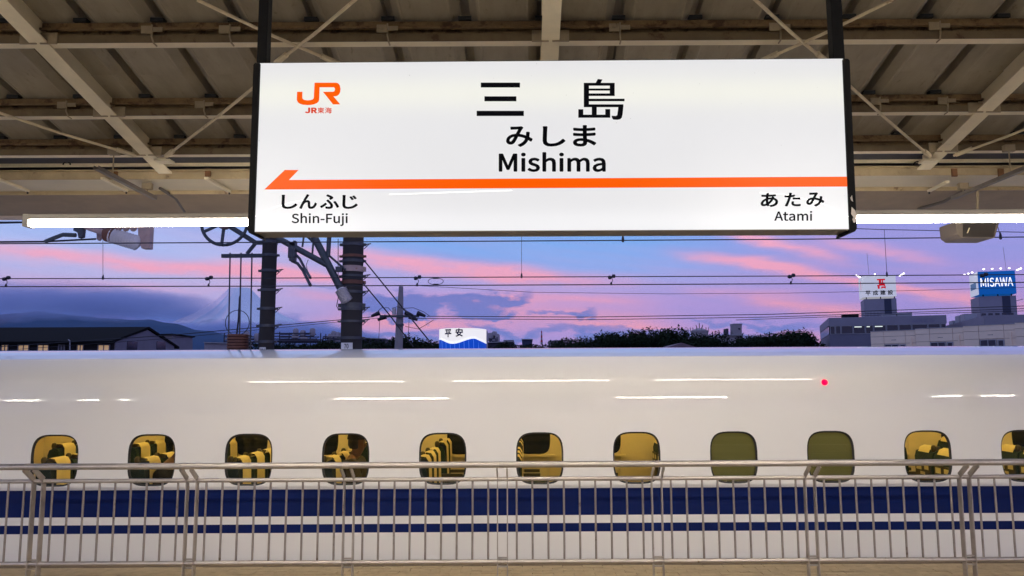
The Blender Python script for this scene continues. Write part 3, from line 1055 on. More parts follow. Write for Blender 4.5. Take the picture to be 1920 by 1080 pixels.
# the slope on the other side of the ridge, behind the camera
MB().prism([(-9, YR, roofz(YR) + .01), (9.3, YR, roofz(YR) + .01), (9.3, -5.34, roofz(-5.34) + .01), (-9, -5.34, roofz(-5.34) + .01)], (0, 0, .06)).build('roof_slope', m_sheet, cn)
MB().prism([(-9.2, YR, roofz(YR) + .16), (9.5, YR, roofz(YR) + .16), (9.5, 8.3, roofz(8.3) + .16), (-9.2, 8.3, roofz(8.3) + .16)], (0, 0, .05)).build('roof_deck', m_sheet, cn)
XE0, XE1 = -9.0, 9.2
RAFT = [-6.95, -3.40, .165, 3.72, 7.25]
m_shade_web = mat('shaded_web', S(108, 92, 68), .75, var=.18, scale=5, rust=(S(70, 46, 24), .60, 6), bump=.2, bscale=60)  # shade on the purlin fronts put into a darker colour, with rust spots
m_clip = mat('clip_steel', S(150, 134, 108), .6, var=.15, scale=8, rust=(RUST, .62, 9))


def purlin(yf, clips, upper=True, zadd=0.0):
    zb_ = 4.213 - SL * (yf - 5.13) + zadd
    for xa, xb in zip([XE0] + RAFT, RAFT + [XE1]):
        xa, xb = xa + .012, xb - .012
        p = MB()
        p.box(xa, xb, yf + .006, yf + .090, zb_, zb_ + .006)
        p.box(xa, xb, yf + .084, yf + .090, zb_ + .006, zb_ + .055)
        o = p.build('purlin', m_cream, cn)
        MB().box(xa, xb, yf, yf + .0055, zb_ - .001, zb_ + .055).build('web', m_shade_web, o)
    if upper:
        q = MB()
        q.box(XE0, XE1, yf + .012, yf + .018, zb_ + .105, zb_ + .150)
        q.box(XE0, XE1, yf - .018, yf + .012, zb_ + .090, zb_ + .1045)
        q.box(XE0, XE1, yf + .018, yf + .075, zb_ + .144, zb_ + .150)
        q.build('purlin_channel', m_rusty, cn)
        bk = MB().box(XE0, XE1, yf + .06, yf + .066, zb_ + .056, zb_ + .143)
        bk.build('purlin_web', m_rusty, cn)
    for px in clips:
        c_ = at_px_y(px, yf)
        k = MB()
        k.box(c_ - .075, c_ - .004, yf - .030, yf - .019, zb_ + .052, zb_ + .108)
        k.box(c_ + .004, c_ + .072, yf - .026, yf - .019, zb_ + .068, zb_ + .100)
        k.tube([(c_, yf - .030, zb_ + .115), (c_, yf - .028, zb_ + .03), (c_ + .006, yf - .006, zb_ - .008), (c_ + .006, yf + .04, zb_ - .010)], .006, 6)
        k.build('hook_bolt', m_clip, cn)
    return o


def at_px_y(px, y):
    return (px - CX) / F * y


purlin(4.25, ())
purlin(5.13, (258, 410, 718, 1172, 1485, 1797))
purlin(6.06, (100, 366, 1672, 1802))
purlin(6.70, ())
purlin(3.3, ())
purlin(2.3, ())
# slotted bearing blocks where the roof ribs sit on the purlins
bb_me = MB().box(-.045, .045, -.01, .05, .1505, .178).mesh('bearing_block', m_dark)
for yf in (5.13, 6.06, 6.70):
    for k in range(-12, 12):
        put('bearing_block', bb_me, (.105 + k * W, yf - YR, 4.213 - SL * (yf - 5.13)), cn)
RB = 3.762                                            # underside of the rafters at the eave
for xr_ in RAFT:
    p = MB()

    def rz(y, d=0):
        return RB + SL * (7.2 - y) + d
    for w_, d0, d1 in ((.125, 0, .012), (.010, .012, .19), (.125, .19, .202)):
        p.prism([(xr_ - w_ / 2, YR, rz(YR, d0)), (xr_ - w_ / 2, 7.05, rz(7.05, d0)), (xr_ - w_ / 2, 7.05, rz(7.05, d1)), (xr_ - w_ / 2, YR, rz(YR, d1))], (w_, 0, 0))
    p.build('rafter', m_cream, cn)
    for yf in (5.13, 6.06, 6.70):
        for s_ in (-1, 1):
            z_ = 4.213 - SL * (yf - 5.13)
            MB().box(min(xr_ + s_ * .012, xr_ + s_ * .13), max(xr_ + s_ * .012, xr_ + s_ * .13), yf - .012, yf - .002, z_ - .012, z_ + .07).build('cleat', m_clip, cn)
# bracing rods in the plane of the rafters
AR = RB + SL * 7.2 - .018
m_rod = mat('bracing_rod_paint', S(210, 194, 162), .6, var=.15, scale=9, rust=(S(112, 72, 36), .62, 14))
for x0, y0, x1, y1 in ((-60, 192, 255, 292), (520, 128, 310, 294), (370, 0, 640, 122), (668, -2, 515, 120), (1410, -6, 1552, 118), (1690, -8, 1420, 118), (1570, 140, 1745, 294), (2000, 210, 1788, 292)):
    a, b_ = at_slope(x0, y0, AR, SL), at_slope(x1, y1, AR, SL)
    MB().tube([a, a.lerp(b_, .5) - Vector((0, 0, .012)), b_], .0115, 8).build('bracing_rod', m_rod, cn, smooth=40)
    d_ = (b_ - a).normalized()
    MB().tube([b_ - d_ * .16, b_ - d_ * .02], .021, 8).build('turnbuckle', m_rod, cn, smooth=40)
for px in (308, 1742):
    a = at_slope(px, 298, AR, SL)
    MB().box(a.x - .07, a.x + .07, a.y - .05, a.y + .06, a.z - .03, a.z - .012).build('gusset_plate', m_cream, cn)
# eave: head beam, soffit and gutter
zs = at(990, 333, 7.20).z
p = MB()
p.box(XE0, XE1, 7.19, 7.20, zs, zs + .082)
p.box(XE0, XE1, 7.14, 7.19, zs + .072, zs + .082)
p.build('eave_beam', m_purl, cn)
MB().box(XE0, XE1, 7.12, 7.13, zs + .105, zs + .150).build('eave_rail', m_cream, cn)
MB().box(XE0, XE1, 7.202, 7.655, zs + .001, zs + .008).build('soffit', m_soff, cn)
MB().box(XE0, XE1, 7.66, 7.67, zs - .035, zs + .12).build('soffit_edge', m_purl, cn)
MB().prism([(XE0, 7.672, zs - .034), (XE0, 8.294, zs - .110), (XE0, 8.294, zs - .100), (XE0, 7.672, zs - .024)], (XE1 - XE0, 0, 0)).build('eave_board', mat('eave_board_paint', S(140, 122, 98), .7, var=.15, scale=4), cn)
zg = at(990, 386, 8.30).z
gp = [(8.30, zg), (8.296, zg - .045), (8.31, zg - .085), (8.36, zg - .105), (8.43, zg - .105), (8.46, zg - .06), (8.46, zg), (8.45, zg), (8.45, zg - .055), (8.425, zg - .095), (8.36, zg - .095), (8.32, zg - .078), (8.306, zg - .045), (8.31, zg)]
MB().prism([(XE0, y_, z_) for y_, z_ in gp], (XE1 - XE0, 0, 0)).build('gutter', m_gutter, cn)
for px in (150, 345, 520, 1500, 1725, 1880):
    x_ = at_px_y(px, 8.3)
    MB().box(x_ - .015, x_ + .015, 8.275, 8.294, zg - .10, zg + .02).build('gutter_bracket', m_clip, cn)
MB().prism([(XE0, 7.02, roofz(7.02) - .030), (XE1, 7.02, roofz(7.02) - .030), (XE1, 7.5, roofz(7.5) - .030), (XE0, 7.5, roofz(7.5) - .030)], (0, 0, .012)).build('skylight_strip', mat('dusty_skylight', S(34, 36, 52), .35, var=.2, scale=3), cn)
# short struts from the eave beam to the soffit edge
for x0, y0, x1, y1 in ((-8, 334, 52, 358), (192, 334, 237, 358), (386, 334, 430, 359), (1776, 341, 1742, 358)):
    a, b_ = at(x0, y0, 7.06), at(x1, y1, 7.60)
    MB().bar(a, b_, .035, .022).build('strut', m_cream, cn)
    MB().tube([b_, b_ - Vector((0, 0, .03))], .008, 6).build('strut_bolt', m_dark, cn)
m_brown = mat('rust_bracket', S(120, 82, 52), .8, var=.2, scale=12)
for px in (217, 391, 1788, 1875):
    a = at(px, 320, 7.185)
    MB().box(a.x - .025, a.x + .025, 7.165, 7.185, a.z - .06, a.z + .015).build('rust_bracket', m_brown, cn)
for x0, y0, x1, y1, x2, y2 in ((300, 353, 330, 372, 346, 396), (1812, 353, 1770, 378, 1722, 392)):
    MB().tube([at(x0, y0, 7.5), at(x1, y1, 7.8), at(x2, y2, 8.2)], .016, 8).build('drain_hose', mat('grey_conduit', S(92, 84, 76), .6), cn, smooth=60)
for px in (125, 1720, 1753):                          # loops of cable behind the eave beam
    c_ = at(px, 309, 7.10)
    MB().tube([c_ + Vector((.035 * cos(t_ * pi / 6), 0, .030 * sin(t_ * pi / 6))) for t_ in range(0, 7)], .007, 6).build('cable_loop', m_dark, cn, smooth=60)
for x_ in (-8.2, 8.6):
    MB().box(x_ - .12, x_ + .12, YR - .12, YR + .12, -.01, roofz(YR) - .05).build('column', m_cream, cn)

# ================================================================ tube lamps
m_house = mat('lamp_housing', S(214, 206, 192), .5, var=.05, scale=4)
m_tube = emit('tube_light', (1.0, .915, .80), 68)
YA = 5.98
ZA = at(990, 413, YA).z


def tube_lamp(label, x0, L, y, z, rods, m_tube, lips=False):
    t = thing('tube_lamp', label, 'lamp', (x0, y, z), 'tube lamps under the canopy')
    MB().prism([(x0, y - .052, z + .018), (x0, y - .046, z + .055), (x0, y - .036, z + .064), (x0, y + .036, z + .064), (x0, y + .046, z + .055), (x0, y + .052, z + .018)], (L, 0, 0)).build('housing', m_house, t, bevel=.003)
    MB().tube([(x0 + .045, y, z - .012), (x0 + L - .045, y, z - .010)], .0235, 12).build('tube', m_tube, t, smooth=50)
    if lips:                                          # lips added to keep rear lamp light off the canopy
        for s_ in (-1, 1):
            MB().prism([(x0, y + s_ * .052, z + .018), (x0, y + s_ * .085, z - .016), (x0, y + s_ * .087, z - .014), (x0, y + s_ * .054, z + .020)], (L, 0, 0)).build('cutoff_lip', m_house, t)
    for xe in (x0 - .004, x0 + L - .042):
        MB().box(xe, xe + .046, y - .050, y + .050, z - .038, z + .0625).build('end_cap', m_house, t, bevel=.006)
    for k in rods:
        xx = x0 + L * k
        MB().tube([(xx, y, z + .06), (xx, y, roofz(y) - .02)], .006, 6).build('hanger_rod', m_clip, t)
    return t


XA0 = at(50, 412, YA).x
for lab, k, rods in (('glowing tube lamp left of the station name sign', 0, (.82, .95)), ('tube lamp hanging right behind the station name sign', 1, (.2, .8)), ('glowing tube lamp right of the station name sign', 2, (.06, .22))):
    tube_lamp(lab, XA0 + k * 2.845, 2.30, YA, ZA, rods, m_tube)
m_tube2 = emit('tube_light_rear', (1.0, .915, .80), 460)
nm = ['first', 'second', 'third', 'fourth', 'fifth', 'sixth']
for i, (x0, L) in enumerate(((-12.3, .9), (-10.5, 1.15), (-4.6, 2.75), (2.0, 2.7), (9.4, 2.0), (12.2, .6))):
    tube_lamp('tube lamp over the rear half of the platform, ' + nm[i] + ' from the left', x0, L, -1.5, 3.58, (.2, .8), m_tube2, True)
# cable raceways running across under the rafters
m_race = mat('raceway_galvanised', S(120, 112, 104), .6, .0, var=.12, scale=8)
for x0, y0, x1, y1, lab, hx in ((180, 317, 290, 374, 'grey cable raceway hanging below the left rafter', 208), (1938, 312, 1787, 374, 'grey cable raceway hanging below the right rafter', 1882)):
    d0 = 6.35
    a = at(x0, y0, d0)
    r1 = ray(x1, y1)
    b_ = Vector((0, 0, EYE)) + r1 * ((a.z - EYE) / r1.z)
    t = thing('cable_raceway', lab, 'raceway', a)
    q = MB().bar(a, b_, .042, .006)
    q.bar(a + Vector((-.020, 0, .014)), b_ + Vector((-.020, 0, .014)), .004, .034)
    q.bar(a + Vector((.020, 0, .014)), b_ + Vector((.020, 0, .014)), .004, .034)
    q.build('channel', m_race, t)
    for fr_ in (.25, .85):
        h = a.lerp(b_, fr_)
        MB().tube([h, (h.x, h.y, RB + SL * (7.2 - h.y) + .02)], .006, 6).build('hanger_rod', m_clip, t)
        MB().box(h.x - .045, h.x + .045, h.y - .025, h.y + .025, RB + SL * (7.2 - h.y) - .03, RB + SL * (7.2 - h.y) + .03).build('beam_clamp', m_clip, t)
# loudspeaker under the right lamp
t = thing('loudspeaker', 'beige box loudspeaker hanging under the canopy edge at right', 'loudspeaker', at(1833, 446, 7.3))
MB().pxprism([(1791, 415), (1875, 415), (1866, 446), (1804, 446), (1794, 439)], 7.3, .30).build('cabinet', mat('speaker_cabinet', S(128, 116, 104), .6), t, bevel=.01)
MB().pxprism([(1806, 418), (1868, 418), (1863, 444), (1806, 444)], 7.29, .008).build('grille', mat('speaker_grille', S(64, 58, 54), .8, bump=.5, bscale=400), t)
MB().pxprism([(1817, 427), (1819, 427), (1815, 437), (1813, 437)], 7.284, .004).build('badge', m_stick, t)
MB().tube([at(1833, 420, 7.4), at(1833, 350, 7.4)], .012, 8).build('mount', m_clip, t)

# ================================================================ overhead line
m_wire = mat('wire', S(26, 26, 40), .6)
m_conc = mat('mast_concrete', S(48, 44, 44), .9, var=.12, scale=3, bump=.3, bscale=30)
m_band = mat('mast_band', S(74, 76, 84), .5, .4, var=.2, scale=12)
m_galv = mat('galvanised_pipe', S(74, 80, 86), .55, .4, var=.12, scale=8)
m_rustb = mat('rust_band', S(112, 72, 58), .8, var=.2, scale=9)
m_porc = mat('porcelain', S(206, 200, 204), .25, var=.06, scale=6)
m_pinkst = mat('primed_bracket', S(176, 150, 146), .6, var=.15, scale=8, rust=(S(130, 76, 66), .6, 10))
m_plate = mat('number_plate', S(214, 212, 214), .5)
m_ink2 = mat('plate_ink', (.02, .02, .025), .6)


def wire(label, pxs, Y, r=.007, name='overhead_wire', sag=0.0):
    pts = [at(x_, y_, Y) for x_, y_ in pxs]
    t = thing(name, label, 'wire', pts[0])
    dense = []
    for a_, b_ in zip(pts, pts[1:]):
        for i in range(6):
            f_ = i / 6
            dense.append(a_.lerp(b_, f_) - Vector((0, 0, sag * 4 * f_ * (1 - f_))))
    dense.append(pts[-1])
    MB().tube(dense, r, 6).build('strand', m_wire, t, smooth=60)
    return t


Y1, Y2 = 10.2, 14.0
wA = wire('black overhead wire just below the sign, crossing the whole picture', [(-150, 458), (0, 457), (960, 452), (1500, 448.5), (2060, 443)], Y1, .008)
wB = wire('upper of the two black wires with hanging clamps', [(-150, 523), (0, 522.5), (500, 521.5), (960, 519.5), (1500, 517.5), (2060, 514)], Y2, .0095)
wC = wire('lower of the two black wires with hanging clamps', [(-150, 538), (0, 537.5), (500, 536.5), (960, 534.5), (1500, 532), (2060, 528.5)], Y2, .0105)
wire('thin wire running right from behind the sign to the loudspeaker', [(1585, 428), (1658, 430.5), (1790, 433), (2060, 438)], 12.0, .006)
for t, px, y0, y1, Y in ((wB, 193, 380, 521.5, Y2), (wB, 978, 380, 518.5, Y2), (wA, 1168, 380, 450, Y1), (wB, 1663, 431, 515.5, Y2), (wA, 1876, 425, 445, Y1)):
    a_, b_ = at(px - (5 if px > 1600 else 0), y0, Y), at(px, y1, Y)
    MB().tube([a_, b_], .004, 6).build('dropper', m_wire, t)
    MB().lathe([(.004, .07), (.012, .05), (.018, .02), (.018, -.02), (.010, -.03)], b_, 8).build('dropper_clamp', m_wire, t, smooth=50)
for px, y0, y1 in ((12, 522, 537), (392, 521.5, 536.5), (783, 520.5, 535.5), (1147, 519, 533.5), (1484, 517.5, 532), (1845, 515.5, 530)):
    k = MB()
    a_, b_ = at(px, y0, Y2), at(px - 1, y1, Y2)
    for s_ in (-1, 1):
        k.lathe([(.0, -.035), (.030, -.028), (.036, 0), (.030, .028), (0, .035)], a_ + Vector((s_ * .035, 0, .012 * s_)), 8, 'X')
    k.tube([a_, a_.lerp(b_, .5) + Vector((.02, 0, 0)), b_], .006, 6)
    k.lathe([(.006, .05), (.020, .02), (.020, -.012), (.0, -.014)], b_, 8)
    k.build('wire_clamp', m_wire, wC, smooth=50)
c_ = at(817, 527.5, Y2)                               # the oval cable loop between both wires
MB().tube([c_ + Vector((.14 * cos(t_ * pi / 10), 0, .062 * sin(t_ * pi / 10))) for t_ in range(21)], .006, 6).build('jumper_loop', m_wire, wC, smooth=60)

for y_ in (521.2, 533.8):
    q_ = at(817, y_, Y2)
    MB().box(q_.x - .05, q_.x + .05, Y2 - .015, Y2 + .015, q_.z - .016, q_.z + .016).build('loop_clamp', m_wire, wC)


def mast(label, px0, px1, Y, bands, steps):
    """A round concrete mast: left and right edge at y = 600 in the photograph."""
    a_, b_ = at(px0, 600, Y), at(px1, 600, Y)
    r0 = (b_.x - a_.x) / 2
    cx = (a_.x + b_.x) / 2
    t = thing('catenary_mast', label, 'mast', (cx, Y, -1.4), 'concrete catenary masts')
    tap = lambda z: r0 * (1 - .012 * (z - a_.z))
    MB().lathe([(0, -1.4), (tap(-1.4), -1.4), (tap(3), 3), (tap(8.2), 8.2), (0, 8.22)], (cx, Y, 0), 24).build('shaft', m_conc, t, smooth=40)
    for y_, hpx, mt_ in bands:
        z_ = at(px0, y_, Y).z
        h_ = hpx / F * Y
        r_ = tap(z_) + .012
        k = MB().lathe([(r_ - .011, z_ - h_ / 2), (r_, z_ - h_ / 2), (r_, z_ + h_ / 2), (r_ - .011, z_ + h_ / 2)], (cx, Y, 0), 24)
        k.build('band', mt_, t, smooth=40)
        lug = MB().box(cx - r_ - .055, cx - r_ + .004, Y - .03, Y + .03, z_ - h_ * .4, z_ + h_ * .4)
        lug.box(cx + r_ - .004, cx + r_ + .045, Y - .03, Y + .03, z_ - h_ * .4, z_ + h_ * .4)
        lug.build('band_lug', mt_, t)
    for y_ in steps:
        z_ = at(px0, y_, Y).z
        r_ = tap(z_)
        k = MB().bar((cx + r_, Y, z_), (cx + r_ + .15, Y, z_ + .02), .02, .02)
        k.bar((cx + r_ + .01, Y, z_ - .09), (cx + r_ + .11, Y, z_ + .005), .014, .014)
        k.build('step_bracket', m_band, t)
    return t, cx, tap


YM = 16.0
mA, xA, tA = mast('left slimmer concrete catenary mast carrying the horizontal rod frame', 487.5, 515, YM,
                  [(y_, 5, m_band) for y_ in (454, 479, 508, 544, 579, 611, 641)], (507, 543, 578, 610))
mB, xB, tB = mast('right thicker concrete catenary mast with rusty bands and number plate 70', 640, 679, 15.2,
                  [(459, 6, m_band), (481, 5, m_rustb), (490, 5, m_band), (505, 11, m_pinkst), (518, 4, m_band), (530, 7, m_rustb), (548, 5, m_band), (573, 9, m_band), (580, 5, m_band), (603, 4, m_band), (634, 5, m_band)],
                  (459, 517, 547, 578, 601))
for par, cxx, Yp, tap_, x0, x1, y0, y1, txt, tx in ((mB, xB, 15.2, tB, 639.5, 661, 642.5, 662, '70', (645, 644.5, 653.5, 653.5)), (mA, xA, YM, tA, 486.5, 498, 651, 668, '70-1', (487.5, 653.5, 496.5, 660))):
    yf = Yp - tap_(2.4) - .016
    MB().pxprism(rect(x0, y0, x1, y1), yf, .008).build('number_plate', m_plate, par)
    lettering('number', txt.replace('1', 'I'), pxbox(*tx, yf - .002), m_ink2, par, .008)
# rod frame with the tension weights
q = MB().bar(at(416, 480, YM), at(518, 479, YM), .075, .075)
q.bar(at(463, 476, YM), at(480, 455, YM), .06, .06)
q.bar(at(478, 455, YM), at(520, 455, YM), .08, .08)
q.build('rod_frame', m_galv, mA)
for x_ in (431, 451.5, 472):
    q = MB().tube([at(x_ + .5, 474, YM), at(x_ - 3, 668, YM)], .016, 8)
    q.build('guide_rod', m_band, mA, smooth=50)
cw = at(421, 417, YM - .3)
wh = thing('wheel_tensioner', 'spoked steel tension wheel hanging beside the left mast', 'wheel', cw)
Rw = 43 / F * YM
pts = [cw + Vector((Rw * cos(t_ * pi / 20), 0, Rw * sin(t_ * pi / 20))) for t_ in range(41)]
MB().tube(pts, .034, 8, False).build('rim', m_galv, wh, smooth=60)
for a0 in (205, 265, 325, 25, 85, 145):
    MB().bar(cw + Vector((.06 * cos(radians(a0)), 0, .06 * sin(radians(a0)))), cw + Vector((Rw * cos(radians(a0)), 0, Rw * sin(radians(a0)))), .05, .05, Vector((0, 1, 0))).build('spoke', m_galv, wh)
MB().lathe([(0, -.10), (.13, -.10), (.15, -.05), (.15, .05), (.13, .10), (0, .10)], cw, 16, 'Y').build('hub', m_pinkst, wh, smooth=40)
MB().bar(cw + Vector((.0, .12, -.02)), at(482, 457, YM), .09, .09).build('wheel_arm', m_galv, wh)
wt_ = thing('tension_weight', 'stack of rusty red-brown tension weights left of the left mast', 'weight', at(446, 690, YM))
for i in range(7):
    z1 = at(446, 627 + i * 5.4, YM).z
    MB().lathe([(0, 0), (.20, 0), (.215, -.008), (.215, -.046), (.20, -.054), (0, -.054)], (at(446, 640, YM).x, YM, z1), 18).build('weight_disc', m_rustb, wt_, smooth=40)
MB().tube([at(449, 555, YM), at(447, 600, YM), at(444, 626, YM)], [.012, .018, .018], 8).build('weight_rod', m_wire, wt_, smooth=50)
c_ = at(445, 605, YM)
MB().tube([c_ + Vector((.25 * cos(t_ * pi / 12), 0, .26 * sin(t_ * pi / 12))) for t_ in range(25)], .008, 6).build('cable_loop', m_wire, wt_, smooth=60)

# cantilever between the masts
cv_ = thing('cantilever_arm', 'grey pipe cantilever bracket between the two masts with white insulator', 'bracket', at(648, 560, 15.0))
Yc = 15.0
MB().tube([at(520, 446, Yc), at(612, 496, Yc)], .062, 10).build('stay_pipe', m_galv, cv_, smooth=50)
MB().tube([at(586, 438, Yc), at(641, 546, Yc)], .072, 10).build('bracket_pipe', m_galv, cv_, smooth=50)
MB().tube([at(560, 430, Yc), at(648, 506, Yc)], .022, 8).build('brace_pipe', m_band, cv_, smooth=50)
MB().bar(at(630, 505, Yc), at(642, 505, Yc), .1, .1).build('bracket_joint', m_band, cv_)
for x_, y0, y1 in ((567, 440, 463), (585.5, 440, 478), (615, 430, 482)):
    MB().tube([at(x_ + 3, y0, Yc), at(x_, y1, Yc)], .02 if x_ < 610 else .045, 8).build('hanger', m_galv, cv_, smooth=50)


def insulator(p0, p1, r, sheds, parent, rc=None):
    d_ = p1 - p0
    pr_ = []
    L_ = d_.length
    for i in range(sheds):
        b0 = L_ * (.06 + .88 * i / sheds)
        st_ = L_ * .88 / sheds
        pr_ += [(r * .72, b0), (r, b0 + st_ * .35), (r * .98, b0 + st_ * .55), (r * .72, b0 + st_ * .9)]
    pr_ = [(0, 0), (r * .6, 0), (r * .66, L_ * .05)] + pr_ + [(r * .66, L_ * .96), (0, L_)]
    k = MB().lathe(pr_, (0, 0, 0), 16)
    k.xform(Matrix.Translation(p0) @ d_.to_track_quat('Z', 'Y').to_matrix().to_4x4())
    return k.build('insulator', m_porc, parent, smooth=50)


insulator(at(638, 541, Yc), at(652, 567, Yc), .125, 9, cv_)
q = MB()
for x_, y_, w_, h_ in ((546, 470, .09, .30), (553, 468, .05, .34), (549, 486, .12, .07), (549, 459, .10, .06)):
    a_ = at(x_, y_, Yc)
    q.box(a_.x - w_ / 2, a_.x + w_ / 2, Yc - .06, Yc + .06, a_.z - h_ / 2, a_.z + h_ / 2)
q.build('clamp', m_band, cv_)
MB().tube([at(552, 475, Yc), at(562, 485, Yc), at(571, 502, Yc), at(582, 521, Y2)], .026, 8).build('registration_arm', m_band, cv_, smooth=60)
MB().tube([at(547, 489, Yc), at(558, 494, Yc), at(568, 507, Yc), at(582, 535, Y2)], .030, 8).build('registration_arm', m_band, cv_, smooth=60)
MB().tube([at(578, 487, Yc), at(574, 497, Yc), at(577, 508, Yc), at(582, 517, Yc)], .006, 6).build('bond_wire', m_wire, cv_)
MB().tube([at(634, 448, Yc), at(634, 560, Yc), at(631, 574, Yc), at(634, 579, Yc)], .008, 6).build('bond_wire', m_wire, cv_)

# hardware on the near track's bracket, half hidden by the left lamp
nb_ = thing('catenary_insulator', 'ribbed porcelain insulator on a pinkish bracket below the left lamp', 'insulator', at(250, 466, 11.2))
Yn = 11.2
insulator(at(204, 440, Yn), at(262, 457, Yn), .115, 10, nb_)
MB().pxprism([(257, 405), (283, 405), (280, 466), (265, 466), (259, 450)], Yn + .02, .12).build('bracket', m_pinkst, nb_, bevel=.01)
MB().tube([at(150, 421, Yn), at(206, 440.5, Yn)], .045, 10).build('arm', m_pinkst, nb_, smooth=50)
MB().lathe([(0, -.09), (.10, -.07), (.115, 0), (.10, .07), (0, .09)], at(206, 440, Yn), 12, 'X').build('end_fitting', m_rustb, nb_, smooth=50)
MB().pxprism([(181, 410), (194, 410), (189, 446), (184, 451), (181, 448)], Yn + .05, .06).build('hook_plate', m_pinkst, nb_)
MB().tube([at(85, 453, Yn), at(102, 446, Yn), at(118, 440, Yn), at(142, 441, Yn)], .032, 8).build('curved_arm', m_galv, nb_, smooth=60)
q = MB().pxprism([(139, 424), (156, 424), (154, 444), (147, 446), (145, 436), (137, 432)], Yn - .04, .08)
q.build('clamp', m_band, nb_)
MB().tube([at(-40, 454, Yn), at(85, 453, Yn), at(180, 448, Yn)], .014, 8).build('steady_rod', m_wire, nb_, smooth=50)
for i in range(3):
    MB().lathe([(0, -.05), (.03, -.04), (.055, 0), (.05, .10), (0, .12)], at(222 + i * 14, 428, Yn), 10).build('porcelain_bell', m_pinkst, nb_, smooth=50)
MB().tube([at(285, 425, Yn), at(345, 421, Yn)], .012, 6).build('tie_rod', m_pinkst, nb_)
for i, (y0, y1) in enumerate(((414, 417), (417, 416), (421, 417))):
    wire(['topmost', 'middle', 'lowest'][i] + ' of the three short wires left of the left lamp', [(-150, y0 + 1), (60, y1)], 13, .012)

# ---------------------------------------------------------------- the utility pole and its lines
up_ = thing('utility_pole', 'grey utility pole with crossarm and black cable joints between mast and round sign', 'pole', at(748, 700, 30))
Yu = 30.0
a_, t_ = at(747.5, 650, Yu), at(752, 537, Yu)
MB().tube([(a_.x, Yu, -1.4), (a_.x, Yu, a_.z), t_.lerp(a_, .5), t_], [.17, .16, .14, .085], 16).build('shaft', mat('pole_concrete', S(140, 134, 140), .8, var=.1), up_, smooth=40)
MB().bar(at(712, 593, Yu - .2), at(786, 593, Yu - .2), .09, .09).build('crossarm', m_galv, up_)
MB().bar(at(742, 609, Yu - .2), at(757, 609, Yu - .2), .09, .07).build('crossarm', m_galv, up_)
for x_, y_, s_ in ((705, 590, 1), (766, 589, -1), (789, 590, -1), (717, 597, 1), (774, 597, -1)):
    c_ = at(x_, y_, Yu - .25)
    k = MB().tube([c_ + Vector((-.18 * s_, 0, -.06)), c_ + Vector((.14 * s_, 0, .07))], [.05, .095], 8)
    k.build('cable_joint', m_wire, up_)
for pp in ([(709, 583), (716, 577), (728, 577), (736, 586)], [(735, 578), (745, 575), (760, 580), (767, 592)], [(757, 578), (775, 577), (795, 585), (806, 593)], [(760, 612), (785, 617), (805, 605), (813, 600)]):
    MB().tube([at(x_, y_, Yu - .25) for x_, y_ in pp], .012, 6).build('jumper_cable', m_wire, up_, smooth=60)
MB().tube([at(739, 578, Yu), at(739, 590, Yu)], .08, 10).build('insulator', m_porc, up_, smooth=50)
for x_ in (712, 767):
    MB().tube([at(x_, 600, Yu), at(x_ - 2, 640, Yu)], .010, 6).build('drop_cable', m_wire, up_)
for lab, pp, r_ in (('upper cable rising from the low roofs to the utility pole', [(-150, 660), (325, 628), (700, 594)], .016),
                    ('lower cable rising from the low roofs to the utility pole', [(-150, 668), (325, 634), (640, 603), (715, 596)], .010),
                    ('upper cable running right from the utility pole towards the office block', [(800, 593), (1100, 594.5), (1440, 589.5), (2060, 569)], .016),
                    ('lower cable running right from the utility pole towards the office block', [(780, 597), (1100, 599.5), (1440, 594.5), (2060, 574)], .014),
                    ('third faint cable passing in front of the office block', [(1380, 600), (1440, 598), (1700, 589), (2060, 579)], .012),
                    ('faint cable sagging across the sky below the clamped wires', [(790, 536), (1000, 548), (1250, 551), (1480, 549.5), (1700, 545), (2060, 535)], .009)):
    wire(lab, pp, Yu, r_, 'power_cable')
for lab, pp in (('upper guy wire slanting down right from the thicker mast', [(680, 485), (745, 565), (812, 648)]), ('lower guy wire slanting down right from the thicker mast', [(680, 530), (730, 590), (775, 650)])):
    wire(lab, pp, 15.0, .014, 'guy_wire')

# ================================================================ buildings behind the tracks
m_slate = mat('dark_roof_tile', S(17, 16, 18), .95, var=.25, scale=4, stretch=(1, 6, 6), spec=.1)
m_greyw = mat('grey_render', S(112, 108, 122), .85, var=.1, scale=2)
m_dkwall = mat('dark_timber_wall', S(40, 38, 42), .9, var=.2, scale=3, stretch=(1, 1, 6))
m_frame = mat('window_frame', S(150, 150, 160), .5)
m_glassd = mat('dusk_glass', S(34, 40, 58), .10, var=.2, scale=1)
m_lit = emit('lit_room', (1.0, .66, .36), .26)
m_litc = emit('lit_office', (.9, 1.0, .85), .8)


def windowed(parent, name, x0, x1, z0, z1, y, glassm, fr=.06, mull=0, local=True):
    """A window in a wall that faces -y: frame with its pane set back."""
    k = MB()
    k.box(x0, x1, y - .05, y + .04, z0, z0 + fr)
    k.box(x0, x1, y - .05, y + .04, z1 - fr, z1)
    k.box(x0, x0 + fr, y - .05, y + .04, z0 + fr, z1 - fr)
    k.box(x1 - fr, x1, y - .05, y + .04, z0 + fr, z1 - fr)
    for i in range(mull):
        xm = x0 + (x1 - x0) * (i + 1) / (mull + 1)
        k.box(xm - fr / 2, xm + fr / 2, y - .05, y + .04, z0 + fr, z1 - fr)
    w = k.build(name, m_frame, parent, local=local)
    MB().box(x0 + fr, x1 - fr, y - .012, y - .004, z0 + fr, z1 - fr).build('pane', glassm, w, local=local)
    return w


